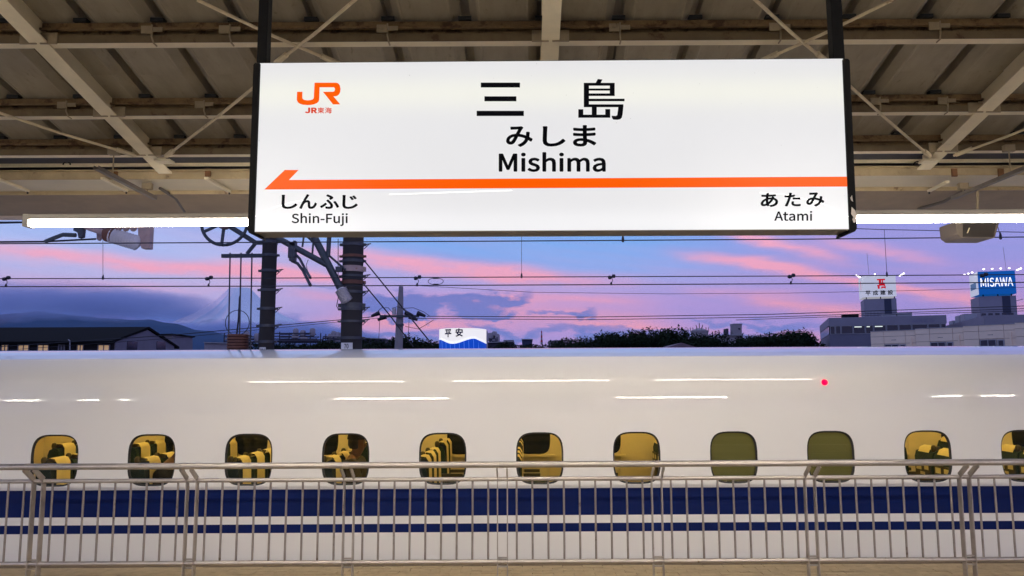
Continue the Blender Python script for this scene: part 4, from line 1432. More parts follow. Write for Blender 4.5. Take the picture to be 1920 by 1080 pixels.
# the long low house on the left
xg = at(215, 650, 45).x
zr_, ze = at(265, 617, 48.75).z, at(215, 640, 45).z
hs = thing('long_house', 'long low house with dark tiled gable roof and lit windows at left', 'house', (xg, 48.75, -1.4))
x0 = xg - 30
MB().box(x0, xg - .02, 45, 52.5, -1.4, ze).build('wall', m_dkwall, hs)
MB().prism([(xg - .018, 45, -1.4), (xg - .018, 52.5, -1.4), (xg - .018, 52.5, ze), (xg - .018, 48.75, zr_ - .06), (xg - .018, 45, ze)], (.05, 0, 0)).build('gable_wall', m_greyw, hs)
rf = MB()
for s_ in (-1, 1):
    ye, yr_ = (44.4, 48.75) if s_ < 0 else (53.1, 48.75)
    zz_ = ze - (zr_ - ze) / 3.75 * .6
    rf.prism([(x0, ye, zz_), (xg + .12, ye, zz_), (xg + .12, yr_, zr_), (x0, yr_, zr_)], (0, 0, .14))
rf.build('roof', m_slate, hs)
for i in range(60):
    pass
for i, (px0, px1, lit) in enumerate(((-60, -40, 0), (3, 16, 1), (34, 55, 1), (71, 92, 1), (110, 122, 0), (145, 157, 1), (184, 206, 1))):
    a_, b_ = at(px0, 646, 44.99), at(px1, 656, 44.99)
    windowed(hs, 'window', a_.x, b_.x, b_.z - .35, a_.z, 44.99, m_lit if lit else m_glassd, .05, 1, False)
for px0, px1 in ((32, 65), (108, 140), (184, 212)):
    a_ = at(px0, 655, 44.6)
    MB().box(a_.x, at(px1, 655, 44.6).x, 44.2, 44.98, a_.z - .2, a_.z - .08).build('canopy_board', m_frame, hs)
for yy in (46.9, 50.6):
    z_ = at(240, 648, yy).z
    MB().box(xg + .033, xg + .06, yy - .6, yy + .6, z_ - .9, z_ + .25).build('gable_window', m_glassd, hs)
MB().tube([at(131, 656, 44.3), at(131, 639, 44.3), at(128, 637, 44.3)], .03, 6).build('vent_pipe', m_frame, hs)
sh = thing('rooftop_shed', 'small dark building with a bright lamp behind the long house', 'building', at(310, 700, 66))
MB().pxprism([(292, 628), (323, 627), (323, 690), (292, 690)], 66, 4).build('wall', m_greyw, sh)
MB().pxprism([(291, 626.5), (324, 625.5), (324, 628), (291, 629)], 65.8, 4.4).build('roof', m_slate, sh)
c_ = at(293.5, 628.5, 64.5)
MB().lathe([(0, .12), (.10, .08), (.13, 0), (.08, -.08), (0, -.1)], c_, 10).build('lamp', emit('white_lamp', (1, .98, .95), 9), sh)

# the round illuminated sign
yc = 62.0
L0, R0 = at(820, 650, yc), at(910, 650, yc)
cxs, rs = (L0.x + R0.x) / 2, (R0.x - L0.x) / 2
ztop, zbot = at(865, 616.5, yc).z, -1.4
rb = thing('round_sign', 'curved white and blue illuminated sign with two dark characters', 'sign', (cxs, yc, -1.4))
m_wlit = emit('lit_white_sheet', S(255, 250, 240), .72, (.7, .7, .7))
m_blit = emit('lit_blue_sheet', S(20, 90, 230), .50, S(20, 60, 160))


def arc(u):                                            # -1..1 across the rounded front
    return cxs + rs * u, yc + 1.5 - 2.5 * math.sqrt(max(0, 1 - abs(u) ** 2.4))


def wave(u):
    t = (u + 1) / 2
    ys = 633.5 + (642.8 - 633.5) * (1 - cos(min(1, t / .34) * pi)) / 2 if t < .34 else (642.8 - (642.8 - 633) * (1 - cos(min(1, (t - .34) / .46) * pi)) / 2 if t < .80 else 633 + (t - .80) / .20 * 8)
    return at(865, ys, yc).z


n = 36
wm, bm_, tm = MB(), MB(), MB()
for i in range(n):
    u0, u1 = -cos(pi * i / n), -cos(pi * (i + 1) / n)
    (xa, ya), (xb, yb) = arc(u0), arc(u1)
    wa, wb = wave(u0), wave(u1)
    wm.poly([(xa, ya, wa), (xb, yb, wb), (xb, yb, ztop), (xa, ya, ztop)])
    bm_.poly([(xa, ya + .02, 1.4), (xb, yb + .02, 1.4), (xb, yb + .02, wb), (xa, ya + .02, wa)])
    tm.bar((xa, ya - .01, wa - .05), (xb, yb - .01, wb - .05), .03, .12)
wm.build('white_panel', m_wlit, rb, smooth=60)
bm_.build('blue_panel', m_blit, rb, smooth=60)
tm.build('trim', emit('lit_trim', (1, 1, 1), .75), rb)
bc = MB()
bc.v = []
pts = [(arc(-cos(pi * i / 24))[0], arc(-cos(pi * i / 24))[1] + .05) for i in range(25)] + [(cxs + rs, yc + 4.0), (cxs - rs, yc + 4.0)]
bc.prism([(x_, y_, -1.4) for x_, y_ in pts], (0, 0, ztop + 1.4 - .02))
bc.build('drum', m_frame, rb)
for i in range(9):
    u = -.78 + i * .19
    x_, y_ = arc(u)
    MB().bar((x_ + .1, y_ - .01, 1.5), (x_ - .04, y_ - .01, wave(u) - .12), .018, .012, Vector((0, 1, 0))).build('seam', emit('lit_seam', S(120, 170, 255), .55), rb)


def onarc(u0, u1, y0, y1):
    def f(u, v):
        x_, y_ = arc(u0 + (u1 - u0) * u)
        return (x_, y_ - .03, at(865, y1 + (y0 - y1) * v, yc).z)
    return f


m_navy = mat('navy_ink', S(16, 24, 80), .6)
lettering('character', '平', onarc(-.66, -.37, 618, 633.5), m_navy, rb, .035)
lettering('character', '安', onarc(-.20, .11, 617, 632.5), m_navy, rb, .035)

# ---------------------------------------------------------------- office block with the white cube sign
m_off = mat('office_panel', S(134, 131, 146), .6, var=.08, scale=.8)
m_off2 = mat('office_panel_dark', S(104, 103, 122), .6, var=.08, scale=.8)
m_pink = mat('office_side_panel', S(150, 140, 156), .7, var=.06, scale=.8)
KB = 1.6                                              # the blocks stand well beyond the line
P = at(1554, 596, 70 * KB)
rz_ = radians(-17)
ob = thing('office_block', 'dark grey office block with a window band below the white cube sign', 'building', (P.x, P.y, -1.4), None, rz_)
zt_ = (P.z + 1.4) / KB
ob.scale = (KB, KB, KB)
WX, WY = 9.6, 12.0
MB().box(0, WX, 0, WY, 0, zt_ - 1.52).build('storey', m_off2, ob, local=True)
MB().box(.08, WX - .08, .08, WY - .08, zt_ - 1.53, zt_ - .72).build('core', m_off2, ob, local=True)
MB().box(-.01, WX + .01, -.01, WY, zt_ - .74, zt_).build('fascia', m_off, ob, local=True)
MB().box(-.03, -.012, 0, WY, zt_ - .72, zt_ - .02).build('fascia_panel', m_pink, ob, local=True)
cuts = [.05, .50, .98, 2.0, 3.02, 3.70, 4.75, 5.75, 6.8, 8.1, 9.1, 9.55]
lit_i = (3, 4, 5)
for i in range(len(cuts) - 1):
    windowed(ob, 'window', cuts[i] + .015, cuts[i + 1] - .015, zt_ - 1.51, zt_ - .75, .02, m_glassd, .045)
    if i in lit_i:
        MB().box(cuts[i] + .12, cuts[i + 1] - .3, -.0, .002, zt_ - .92, zt_ - .84).build('lit_ceiling_strip', m_litc, ob, local=True)
for i in range(8):
    y_ = .4 + i * 1.4
    k = MB().box(-.02, .05, y_, y_ + 1.2, zt_ - 1.47, zt_ - .8)
    k.build('window', m_glassd, ob, local=True)
    MB().box(-.035, .05, y_ + 1.2, y_ + 1.4, zt_ - 1.53, zt_ - .74).build('pier', m_pink, ob, local=True)
for i in range(9):
    windowed(ob, 'window', .3 + i * 1.0, 1.15 + i * 1.0, zt_ - 3.4, zt_ - 2.62, -.01, m_glassd, .06)
inv_ob = INV[ob.name].inverted()
m_faint = mat('faded_letters', S(118, 116, 146), .6)
lettering('lettering', '山光ビル', lambda u, v: inv_ob @ Vector((6.9 + 1.75 * u, -.014, zt_ - .60 + .36 * v)), m_faint, ob, .02)
for x0_, x1_, h_ in ((1.2, 2.6, .30), (4.6, 5.7, .26), (5.8, 7.0, .34)):
    MB().box(x0_, x1_, .6, 1.6, zt_, zt_ + h_).build('roof_unit', m_frame if x0_ > 4 else m_slate, ob, local=True)
for i in range(6):
    MB().tube([(2.9 + i * .28, .3, zt_), (2.9 + i * .28, .3, zt_ + .5)], .02, 5).build('roof_rail_post', m_frame, ob, local=True)
MB().tube([(2.9, .3, zt_ + .5), (4.3, .3, zt_ + .5)], .02, 5).build('roof_rail', m_frame, ob, local=True)


def tower(label, lab2, cname, pxl, pxr, ytop, ymid, ybot, Y, rz, side, facem, sidem, group):
    """Stair tower and the advertising cube that stands on it."""
    Y *= KB
    a_, b_ = at(pxl, ybot, Y), at(pxr, ybot, Y)
    w = (b_.x - a_.x) / KB
    t = thing('stair_tower', label, 'tower', (a_.x, Y, -1.4), None, rz)
    zm_ = (at(pxl, ymid, Y).z + 1.4) / KB
    t.scale = (KB, KB, KB)
    MB().box(0, w, 0, w, 0, zm_).build('shaft', m_off, t, local=True)
    MB().box(-.02, 0, 0.05, w, 0, zm_ - .02).build('wall_panel', m_pink, t, local=True)
    MB().box(w * .62, w * .84, -.02, .0, zm_ - 1.9, zm_ - .02).build('dark_panel', mat('blue_panel_dark', S(36, 44, 72), .5), t, local=True)
    s = thing('rooftop_cube_sign', lab2, 'sign', (a_.x, Y, zm_ * KB - 1.4), group, rz)
    s.scale = (KB, KB, KB)
    return t, s, w, zm_


# white cube
t1, s1, w1_, zm1 = tower('dark stair tower under the white cube sign', 'white floodlit rooftop cube sign with red emblem and four black characters', '', 1622, 1677, 519, 561, 590, 74, rz_, 1, None, None, 'rooftop cube signs')
inv1 = INV[s1.name].inverted()
hz = at(1622, 519, 74).z - at(1622, 560, 74).z
m_cubew = emit('floodlit_white', S(235, 235, 240), .34, (.8, .8, .8), .5)  # spot lamp light on the cube faces and emblem put into emission
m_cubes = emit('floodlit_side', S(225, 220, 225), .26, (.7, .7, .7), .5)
ex = .12
MB().box(-ex, w1_ + ex - .1, -.15, w1_, .18, hz + .1).build('cube', m_cubew, s1, local=True)
for x_ in (.15, w1_ * .5, w1_ - .2):
    MB().box(x_, x_ + .08, -.05, .05, 0, .18).build('stand', m_slate, s1, local=True)
m_logo = emit('red_emblem', S(225, 20, 40), .5, S(200, 10, 30))
lx, lz, lw, lh = 1.20, .95, .72, .95
for pp in ([(0, 1), (1, 1), (1, .86), (.75, .86), (.75, .62), (.92, .62), (1, .2), (.78, .30), (.30, .30), (.30, 0), (.05, 0), (.05, .25), (0, .25), (0, .40), (.22, .40), (.22, .86), (0, .86)], [(.5, .22), (1.05, .22), (1.02, 0), (.75, .08), (.45, .0)]):
    MB().poly([inv1 @ Vector((lx + lw * u, -.153, lz + lh * v)) for u, v in pp]).build('emblem', m_logo, s1)
MB().box(lx + .37, lx + .43, -.157, -.154, lz + .60, lz + .80).build('emblem_gap', m_cubew, s1, local=True)
for i, ch in enumerate('平成建設'):
    x_ = .12 + i * (w1_ - .2) / 4
    lettering('character', ch, (lambda x_: lambda u, v: inv1 @ Vector((x_ + .46 * u, -.154, .34 + .46 * v)))(x_), m_ink2, s1, .028)
MB().poly([inv1 @ Vector((-ex - .004, y_, z_)) for y_, z_ in ((.9, 1.0), (1.2, 1.0), (1.2, 1.85), (.9, 1.85))]).build('emblem', m_logo, s1)
m_spot = emit('spot_lamp', (1, .97, .9), 5)
for sx_ in (-1, 1):
    k = MB().bar((w1_ / 2 + sx_ * w1_ / 2, -.1, hz + .05), (w1_ / 2 + sx_ * (w1_ / 2 + .55), -.6, hz + .1), .03, .03)
    k.build('lamp_arm', m_frame, s1, local=True)
    for i in range(3):
        c_ = Vector((w1_ / 2 + sx_ * (w1_ / 2 + .34 + .16 * i), -.5 - .1 * i, hz - .05 + .09 * i))
        MB().lathe([(0, .06), (.075, .04), (.085, -.02), (0, -.05)], c_, 8).build('spot_lamp', m_spot, s1, local=True)
MB().lathe([(0, .06), (.06, .04), (.06, -.02), (0, -.05)], (1.0, -.5, hz + .2), 8).build('spot_lamp', m_spot, s1, local=True)
MB().tube([(.6, .4, hz), (.52, .4, hz + 2.4)], .018, 5).build('antenna', m_frame, s1, local=True)

# blue cube on the second block
sb = thing('flat_office', 'dark flat-roofed office behind the beige building at right', 'building', at(1850, 640, 66), None, rz_)
P2 = at(1846, 592, 60 * KB)
z2_ = (P2.z + 1.4) / KB
sb.scale = (KB, KB, KB)
sb2 = MB().box(0, 9, 0, 16, 0, z2_)
sb.location = (P2.x, P2.y, -1.4)
INV[sb.name] = (Matrix.Translation((P2.x, P2.y, -1.4)) @ Matrix.Rotation(rz_, 4, 'Z')).inverted()
sb2.build('wall', m_off2, sb, local=True)
MB().box(-.05, 9.05, -.05, 16, z2_ - .82, z2_ + .02).build('fascia', m_off, sb, local=True)
MB().box(-.07, -.052, 0, 16, z2_ - .80, z2_).build('fascia_panel', m_pink, sb, local=True)
for y_, h_ in ((9.0, .8), (11.0, .8), (13.6, .5)):
    MB().box(.6, 1.6, y_, y_ + 1.5, z2_ + .02, z2_ + .02 + h_).build('roof_unit', m_frame, sb, local=True)
for i in range(5):
    windowed(sb, 'window', .2 + i * 1.5, 1.5 + i * 1.5, z2_ - 2.3, z2_ - .95, -.01, m_glassd, .06)
t2, s2, w2_, zm2 = tower('dark stair tower under the blue cube sign', 'blue rooftop cube sign with white capital letters and a row of lamps', '', 1838, 1899, 509, 556, 590, 70, rz_, 1, None, None, 'rooftop cube signs')
inv2 = INV[s2.name].inverted()
hz2 = at(1838, 509, 70).z - at(1838, 554, 70).z
m_cubeb = emit('floodlit_blue', S(16, 104, 190), .42, S(10, 70, 150), .5)  # floodlight on the blue face given as emission
MB().box(-.02, w2_ + .02, -.15, w2_ - .2, .16, hz2 + .05).build('cube', m_cubeb, s2, local=True)
MB().box(-.05, -.022, -.14, w2_ - .21, .165, hz2 + .04).build('white_panel', m_cubew, s2, local=True)
MB().box(-.056, -.051, .5, w2_ - .5, .75, 1.35).build('print', mat('side_print', S(150, 190, 205), .6), s2, local=True)
lettering('lettering', 'MISAWA', lambda u, v: inv2 @ Vector((.17 + (w2_ - .36) * u, -.154, .85 + .82 * v)), emit('lit_letters', (1, 1, 1), .62), s2, .006)
for x_ in (.3, w2_ * .5, w2_ - .4):
    MB().box(x_, x_ + .08, -.05, .05, 0, .16).build('stand', m_slate, s2, local=True)
for i in range(4):
    MB().lathe([(0, .06), (.075, .04), (.085, -.02), (0, -.05)], (.42 + i * .68, -.5, hz2 + .22), 8).build('spot_lamp', m_spot, s2, local=True)
for i in range(3):
    MB().lathe([(0, .06), (.075, .04), (.085, -.02), (0, -.05)], (w2_ + .15 + .2 * i, -.4 + .2 * i, hz2 + .05 + .08 * i), 8).build('spot_lamp', m_spot, s2, local=True)
    MB().lathe([(0, .06), (.075, .04), (.085, -.02), (0, -.05)], (-.35 - .25 * i, .3 + .3 * i, hz2 + .05 - .05 * i), 8).build('spot_lamp', m_spot, s2, local=True)
MB().tube([(w2_ - .5, .4, hz2), (w2_ - .62, .4, hz2 + 2.3)], .018, 5).build('antenna', m_frame, s2, local=True)
for i in range(5):
    MB().box(.1 + i * .55, .45 + i * .55, -.03, 0, zm2 - 2.0, zm2 - 1.55).build('louvre', m_glassd, t2, local=True)
k = MB().bar((w2_, -.02, zm2 - .5), (w2_ + .5, -.1, zm2 - .35), .2, .05)
k.build('bracket', m_frame, t2, local=True)

# the beige panelled building in front
m_beige = mat('beige_panel', S(246, 222, 198), .8, var=.06, scale=1.2, bump=.15, bscale=40)
m_joint = mat('panel_joint', S(84, 72, 76), .9)
KG = 1.55
A_ = at(1632, 622, 55 * KG)
B_ = at(2040, 597, 46.5 * KG)
rz3 = atan2(B_.y - A_.y, B_.x - A_.x)
bg = thing('beige_building', 'beige panelled building with stepped parapet at the right edge', 'building', (A_.x, A_.y, -1.4), None, rz3)
Lb = (B_ - A_).length / KG
zt3 = (A_.z + 1.4) / KG
bg.scale = (KG, KG, KG)
MB().box(.02, Lb, .10, 9, 0, zt3 - .05).build('core', m_joint, bg, local=True)
secs = [0, 2.98, 5.95, 8.9, 11.9, 14.9, Lb + .02]
for i in range(len(secs) - 1):
    xs0, xs1 = secs[i], min(secs[i + 1], Lb)
    top = zt3 + [.0, .06, .12, .19, .25, .3][i]
    off = -.06 * i
    for (u0, u1) in ((0, .88), (.90, 2.30), (2.32, 2.95)):
        if xs0 + u1 > xs1 + .02:
            continue
        for r_, (h0, h1) in enumerate(((top - .37, top), (top - .88, top - .39), (top - 3.4, top - .90))):
            if r_ == 2 and u0 == .90:
                continue
            MB().box(xs0 + u0, xs0 + u1, off, .12, h0, h1).build('panel', m_beige, bg, local=True)
    MB().box(xs0 + .90, xs0 + 2.30, off + .05, .12, top - 3.4, top - .90).build('recess_panel', m_beige, bg, local=True)
    windowed(bg, 'window', xs0 + .92, xs0 + 1.86, top - 1.9, top - .94, off - .02, m_glassd, .05, 1)
    windowed(bg, 'door_window', xs0 + 1.92, xs0 + 2.32, top - 2.6, top - .96, off - .02, m_glassd, .07)
    MB().box(xs0 + .0, xs0 + 2.97, off - .03, .15, top, top + .04).build('parapet_cap', m_frame, bg, local=True)
    MB().box(xs0 + 2.62, xs0 + 2.72, off - .10, off - .001, top - 3.4, top - .50).build('downpipe', m_beige, bg, local=True)
    for q_ in range(4):
        MB().box(xs0 + 1.40 + q_ * .08, xs0 + 1.45 + q_ * .08, off - .006, off - .001, top - .66, top - .62).build('vent_slot', m_joint, bg, local=True)

# ---------------------------------------------------------------- far roofs, tanks and frames
m_farw = mat('far_wall', S(150, 142, 150), .8)
m_fard = mat('far_dark', S(58, 56, 72), .8)


def farblock(name, label, pxs, Y, depth, m, extra=()):
    t = thing(name, label, 'building', at(sum(p_[0] for p_ in pxs) / len(pxs), 690, Y))
    MB().pxprism(pxs + [(pxs[-1][0], 700), (pxs[0][0], 700)], Y, depth).build('wall', m, t)
    x0_, x1_ = pxs[0][0], pxs[-1][0]
    if len(pxs) == 2:
        MB().pxprism([(x0_ - 1, pxs[0][1] - 1.6), (x1_ + 1, pxs[1][1] - 1.6), (x1_ + 1, pxs[1][1]), (x0_ - 1, pxs[0][1])], Y - .3, depth + .6).build('roof_edge', m_frame, t)
    for pp, mm, nm_ in extra:
        MB().pxprism(pp, Y - .15, 2 if nm_ != 'window' else .1).build(nm_, mm, t)
    return t


farblock('white_tower_house', 'white building with a square tower above the treeline', [(1360, 629), (1393, 629)], 130, 8, m_farw,
         [(rect(1375, 608, 1391, 629), m_farw, 'tower'), (rect(1384, 615, 1388, 619), m_glassd, 'window'), (rect(1382, 630, 1390, 634), m_glassd, 'window'), (rect(1362, 616, 1366, 629), m_fard, 'chimney'), (rect(1374, 606.6, 1392, 608.4), m_frame, 'cap')])
tk = thing('domed_tank', 'round tank with domed roof rising above the trees', 'tank', at(1314, 690, 125))
c_ = at(1314, 700, 128)
r_ = 17 / F * 128
z1_, z2_ = at(1314, 621, 125).z, at(1314, 614, 125).z
MB().lathe([(r_ * .94, -1.4), (r_ * .94, z1_), (r_, z1_), (r_, z1_ + .25), (r_ * .8, z1_ + .35), (r_ * .4, z2_), (0, z2_ + .1)], (c_.x, 128, 0), 24).build('tank_shell', m_farw, tk, smooth=40)
for dx_ in (-.4, 0, .4):
    MB().tube([(c_.x + dx_, 128, z2_), (c_.x + dx_ * 1.4, 128, z2_ + .6 + .3 * (dx_ == 0))], .07, 6).build('vent', m_fard, tk)
for i in range(12):
    an = 2 * pi * i / 12
    MB().tube([(c_.x + r_ * cos(an), 128 + r_ * sin(an), z1_ + .25), (c_.x + r_ * cos(an), 128 + r_ * sin(an), z1_ + .8)], .03, 4).build('rail_post', m_fard, tk)
farblock('low_roof', 'low dark flat-roofed shed just right of the round sign', [(912, 643), (962, 641)], 105, 10, m_fard)
farblock('low_roof', 'low pale roof left of the striped radio mast', [(945, 639), (962, 639)], 118, 8, m_farw)
farblock('rooftop_box', 'small dark blue box building right of the round sign', [(979, 637), (998, 637)], 112, 6, mat('navy_box', S(44, 54, 88), .7))
farblock('low_roof', 'pale low building right of the striped radio mast', [(1030, 640), (1056, 639)], 115, 8, m_farw)
farblock('low_roof', 'long low grey building behind the thicker mast', [(655, 633), (722, 636)], 125, 10, m_fard)
farblock('pale_warehouse', 'pale boxy warehouse left of the tension weights', [(383, 643), (425, 644)], 110, 10, m_farw)
t = farblock('gabled_house', 'brown gable roof peeking out below the trees', [(1252, 651), (1278, 642.5), (1306, 651)], 58, 6, mat('brown_roof', S(112, 92, 100), .8))
rm = thing('radio_mast', 'tiny red and white striped radio mast on the horizon', 'mast', at(1015, 690, 150))
for i in range(6):
    a_, b_ = at(1015.5, 646 - i * 4.3, 150), at(1015.5, 646 - (i + 1) * 4.3, 150)
    MB().tube([a_, b_], [.28 - .03 * i, .28 - .03 * (i + 1)], 6).build('mast_stage', mat('mast_red', S(176, 60, 60), .7) if i % 2 else m_farw, rm)


def rack(label, px0, px1, ytop, ybot, Y, seed):
    """An open steel rack of pipes and tanks, floor by floor."""
    R_ = random.Random(seed)
    a_, b_ = at(px0, ytop, Y), at(px1, ybot, Y)
    t = thing('pipe_rack', label, 'plant', ((a_.x + b_.x) / 2, Y, -1.4))
    nx = max(2, int((b_.x - a_.x) / 1.9))
    fr_ = MB()
    for i in range(nx + 1):
        x_ = a_.x + (b_.x - a_.x) * i / nx
        h_ = a_.z - R_.uniform(0, .45) * (a_.z - b_.z)
        for y_ in (Y, Y + 3):
            fr_.bar((x_, y_, -1.4), (x_, y_, h_), .14, .14)
    nl = 4
    for l in range(nl):
        z_ = b_.z + (a_.z - b_.z) * (.15 + .75 * l / nl)
        for y_ in (Y, Y + 3):
            i0 = 0 if l < 3 else R_.randint(0, nx // 3)
            fr_.bar((a_.x + (b_.x - a_.x) * i0 / nx, y_, z_), (b_.x - (l * .07) * (b_.x - a_.x), y_, z_), .12, .16)
    fr_.build('steel_frame', m_fard, t)
    for l in range(7):
        z_ = b_.z + (a_.z - b_.z) * R_.uniform(.1, .75)
        u0, u1 = sorted((R_.random(), R_.random()))
        MB().tube([(a_.x + (b_.x - a_.x) * u0, Y - .15, z_), (a_.x + (b_.x - a_.x) * u1, Y - .15, z_)], R_.uniform(.07, .16), 8).build('pipe', m_farw if R_.random() < .4 else m_fard, t)
    for l in range(4):
        x_ = a_.x + (b_.x - a_.x) * R_.random()
        z_ = b_.z + (a_.z - b_.z) * R_.uniform(.2, .6)
        MB().lathe([(0, 0), (.4, .05), (.45, .3), (.45, 1.0), (.3, 1.25), (0, 1.3)], (x_, Y + 1.2, z_), 10).build('vessel', m_farw, t, smooth=40)
    return t


rack('open steel pipe rack between the two masts on the horizon', 513, 601, 617, 645, 120, 3)
rack('smaller pipe rack just left of the thicker mast', 606, 645, 625, 646, 128, 5)
rack('steel rack with pipes left of the left mast', 421, 485, 622, 650, 122, 8)
rack('little steel frame on a roof right of the round sign', 918, 932, 631, 645, 110, 9)

# ---------------------------------------------------------------- trees
m_bark = mat('bark', S(40, 34, 30), .9, var=.2, scale=6)
m_leaf = mat('dark_leaves', (.014, .022, .011), .95, var=.5, scale=.8, spec=.08)


def tree_meshes(seed, hgt, rad, nleaf):
    R_ = random.Random(seed)
    tk_ = MB().tube([(0, 0, 0), (.08, .02, hgt * .35), (-.05, .05, hgt * .6), (.05, 0, hgt * .85)], [.22, .17, .11, .03], 8)
    cl = []
    for i in range(16):
        an = R_.uniform(0, 2 * pi)
        rr = rad * R_.uniform(.1, .75)
        z_ = hgt * R_.uniform(.45, .90)
        c0 = Vector((rr * cos(an), rr * sin(an), z_))
        cl.append((c0, rad * R_.uniform(.30, .48)))
        tk_.tube([(0, 0, hgt * R_.uniform(.3, .5)), c0 * .6 + Vector((0, 0, hgt * .2)), c0], [.08, .05, .015], 5)
    lf = MB()
    for i in range(nleaf):
        c0, r0 = R_.choice(cl)
        d_ = Vector((R_.gauss(0, 1), R_.gauss(0, 1), R_.gauss(0, 1))).normalized()
        p_ = c0 + d_ * (r0 * R_.uniform(.55, 1.06))
        p_.z = c0.z + (p_.z - c0.z) * .8
        u = Vector((R_.gauss(0, 1), R_.gauss(0, 1), R_.gauss(0, .6))).normalized()
        w = u.cross(d_)
        if w.length < .05:
            continue
        w.normalize()
        s_ = R_.uniform(.09, .17)
        lf.poly([p_ - u * s_, p_ + w * s_ * .5, p_ + u * s_, p_ - w * s_ * .5])
    return tk_.mesh('trunk', m_bark, None, 50), lf.mesh('crown', m_leaf)


vars_ = [tree_meshes(s_, h_, r_, 6500) for s_, h_, r_ in ((1, 6.4, 2.6), (2, 7.2, 2.9), (3, 5.6, 2.4), (4, 6.8, 2.3), (5, 6.0, 3.0))]
HV = (6.4, 7.2, 5.6, 6.8, 6.0)
spots = [(525, 646, 100), (556, 642, 104), (585, 644, 98), (612, 641, 102), (698, 640, 96), (724, 643, 100), (780, 636, 90), (802, 641, 94), (818, 646, 99), (690, 647, 92), (850, 652, 110),
         (950, 646, 100), (975, 648, 98), (1040, 645, 96), (1064, 643, 101), (1088, 636, 97), (1110, 629, 92), (1134, 628, 94), (1160, 633, 99), (1182, 631, 95), (1206, 621, 90), (1232, 623, 92), (1254, 623, 95),
         (1280, 628, 91), (1300, 634, 96), (1336, 628, 93), (1358, 634, 98), (1398, 634, 94), (1422, 628, 90), (1444, 636, 97), (1466, 626, 92), (1488, 622, 115), (1510, 626, 118)]
ordn = ['first', 'second', 'third', 'fourth', 'fifth', 'sixth', 'seventh', 'eighth', 'ninth', 'tenth', 'eleventh', 'twelfth', 'thirteenth', 'fourteenth', 'fifteenth', 'sixteenth', 'seventeenth', 'eighteenth', 'nineteenth', 'twentieth',
        'twenty-first', 'twenty-second', 'twenty-third', 'twenty-fourth', 'twenty-fifth', 'twenty-sixth', 'twenty-seventh', 'twenty-eighth']
spots.sort()
nl_ = sum(1 for s_ in spots if s_[0] < 870)
for i, (px, y_, Y) in enumerate(spots):
    b_ = at(px, y_, Y)
    v = i % 5
    left = px < 870
    lab = (ordn[i] + ' dark tree from the left in the treeline left of the round sign') if left else (ordn[i - nl_] + ' dark tree from the round sign in the treeline to its right')
    t = thing('broadleaf_tree', lab, 'tree', (b_.x, Y, -1.4), 'trees along the horizon')
    s_ = (b_.z + 1.4) / (HV[v] * .97)
    t.scale = (s_ * RND.uniform(.85, 1.15), s_, s_)
    t.rotation_euler = (0, 0, RND.uniform(0, 6.28))
    put('trunk', vars_[v][0], (0, 0, 0), t)
    put('crown', vars_[v][1], (0, 0, 0), t)
hg = MB()
R_ = random.Random(77)
for i in range(18000):
    px = R_.uniform(430, 1560)
    Y = R_.uniform(101, 112)
    top_ = 648 + 3 * sin(px * .05) + 2 * sin(px * .13)
    p_ = at(px, R_.uniform(top_, 668), Y)
    u = Vector((R_.gauss(0, 1), R_.gauss(0, .6), R_.gauss(0, 1))).normalized() * R_.uniform(.07, .15)
    w = u.cross(Vector((0, 1, .3))) * .6
    hg.poly([p_ - u, p_ + w, p_ + u, p_ - w])
tag(hg.build('undergrowth', m_leaf), 'dark undergrowth below the trees along the horizon', 'undergrowth', kind='stuff')

# ================================================================ mountains
def vnoise(x, y, s):
    def h(i, j):
        q = sin(i * 127.1 + j * 311.7 + s * 74.7) * 43758.5453
        return q - math.floor(q)
    i, j = math.floor(x), math.floor(y)
    fx, fy = x - i, y - j
    fx, fy = fx * fx * (3 - 2 * fx), fy * fy * (3 - 2 * fy)
    return (h(i, j) * (1 - fx) + h(i + 1, j) * fx) * (1 - fy) + (h(i, j + 1) * (1 - fx) + h(i + 1, j + 1) * fx) * fy


def fbm(x, y, s, o=4):
    a, t = .5, 0
    for k in range(o):
        t += a * (vnoise(x, y, s + k) - .5)
        x, y, a = x * 2.03, y * 2.03, a * .52
    return t


m_hill = mat('forested_hill', (.008, .030, .072), .95, var=.35, scale=.002)  # blue of the distant haze put into the forest colour
ridge = [(-900, 640), (-500, 612), (-150, 596), (0, 590), (70, 584), (130, 590), (190, 597), (240, 599), (285, 599), (330, 607), (365, 618), (400, 622), (440, 632), (490, 645), (560, 662), (640, 690)]
YH = 17000.0
hm = MB()
nu, nv = 220, 26
for i in range(nu + 1):
    px = -900 + 1540 * i / nu
    for (xa, ya), (xb, yb) in zip(ridge, ridge[1:]):
        if xa <= px <= xb:
            yy = ya + (yb - ya) * (px - xa) / (xb - xa)
    top = at(px, yy, YH)
    for j in range(nv + 1):
        f_ = j / nv
        yw = 11500 + 11000 * f_
        k = 1 - abs(f_ - .5) * 2
        xw = top.x
        z_ = top.z * (k ** 1.15) + fbm(xw / 900, yw / 900, 4) * 260 * (k * (1 - k) * 4) + fbm(xw / 350, yw / 350, 9) * 60 * min(1, k * 2)
        hm.v.append(Vector((xw, yw, z_ - 2)))
for i in range(nu):
    for j in range(nv):
        a_ = i * (nv + 1) + j
        hm.f.append((a_, a_ + nv + 1, a_ + nv + 2, a_ + 1))
struct(hm.build('hills', m_hill, smooth=60))
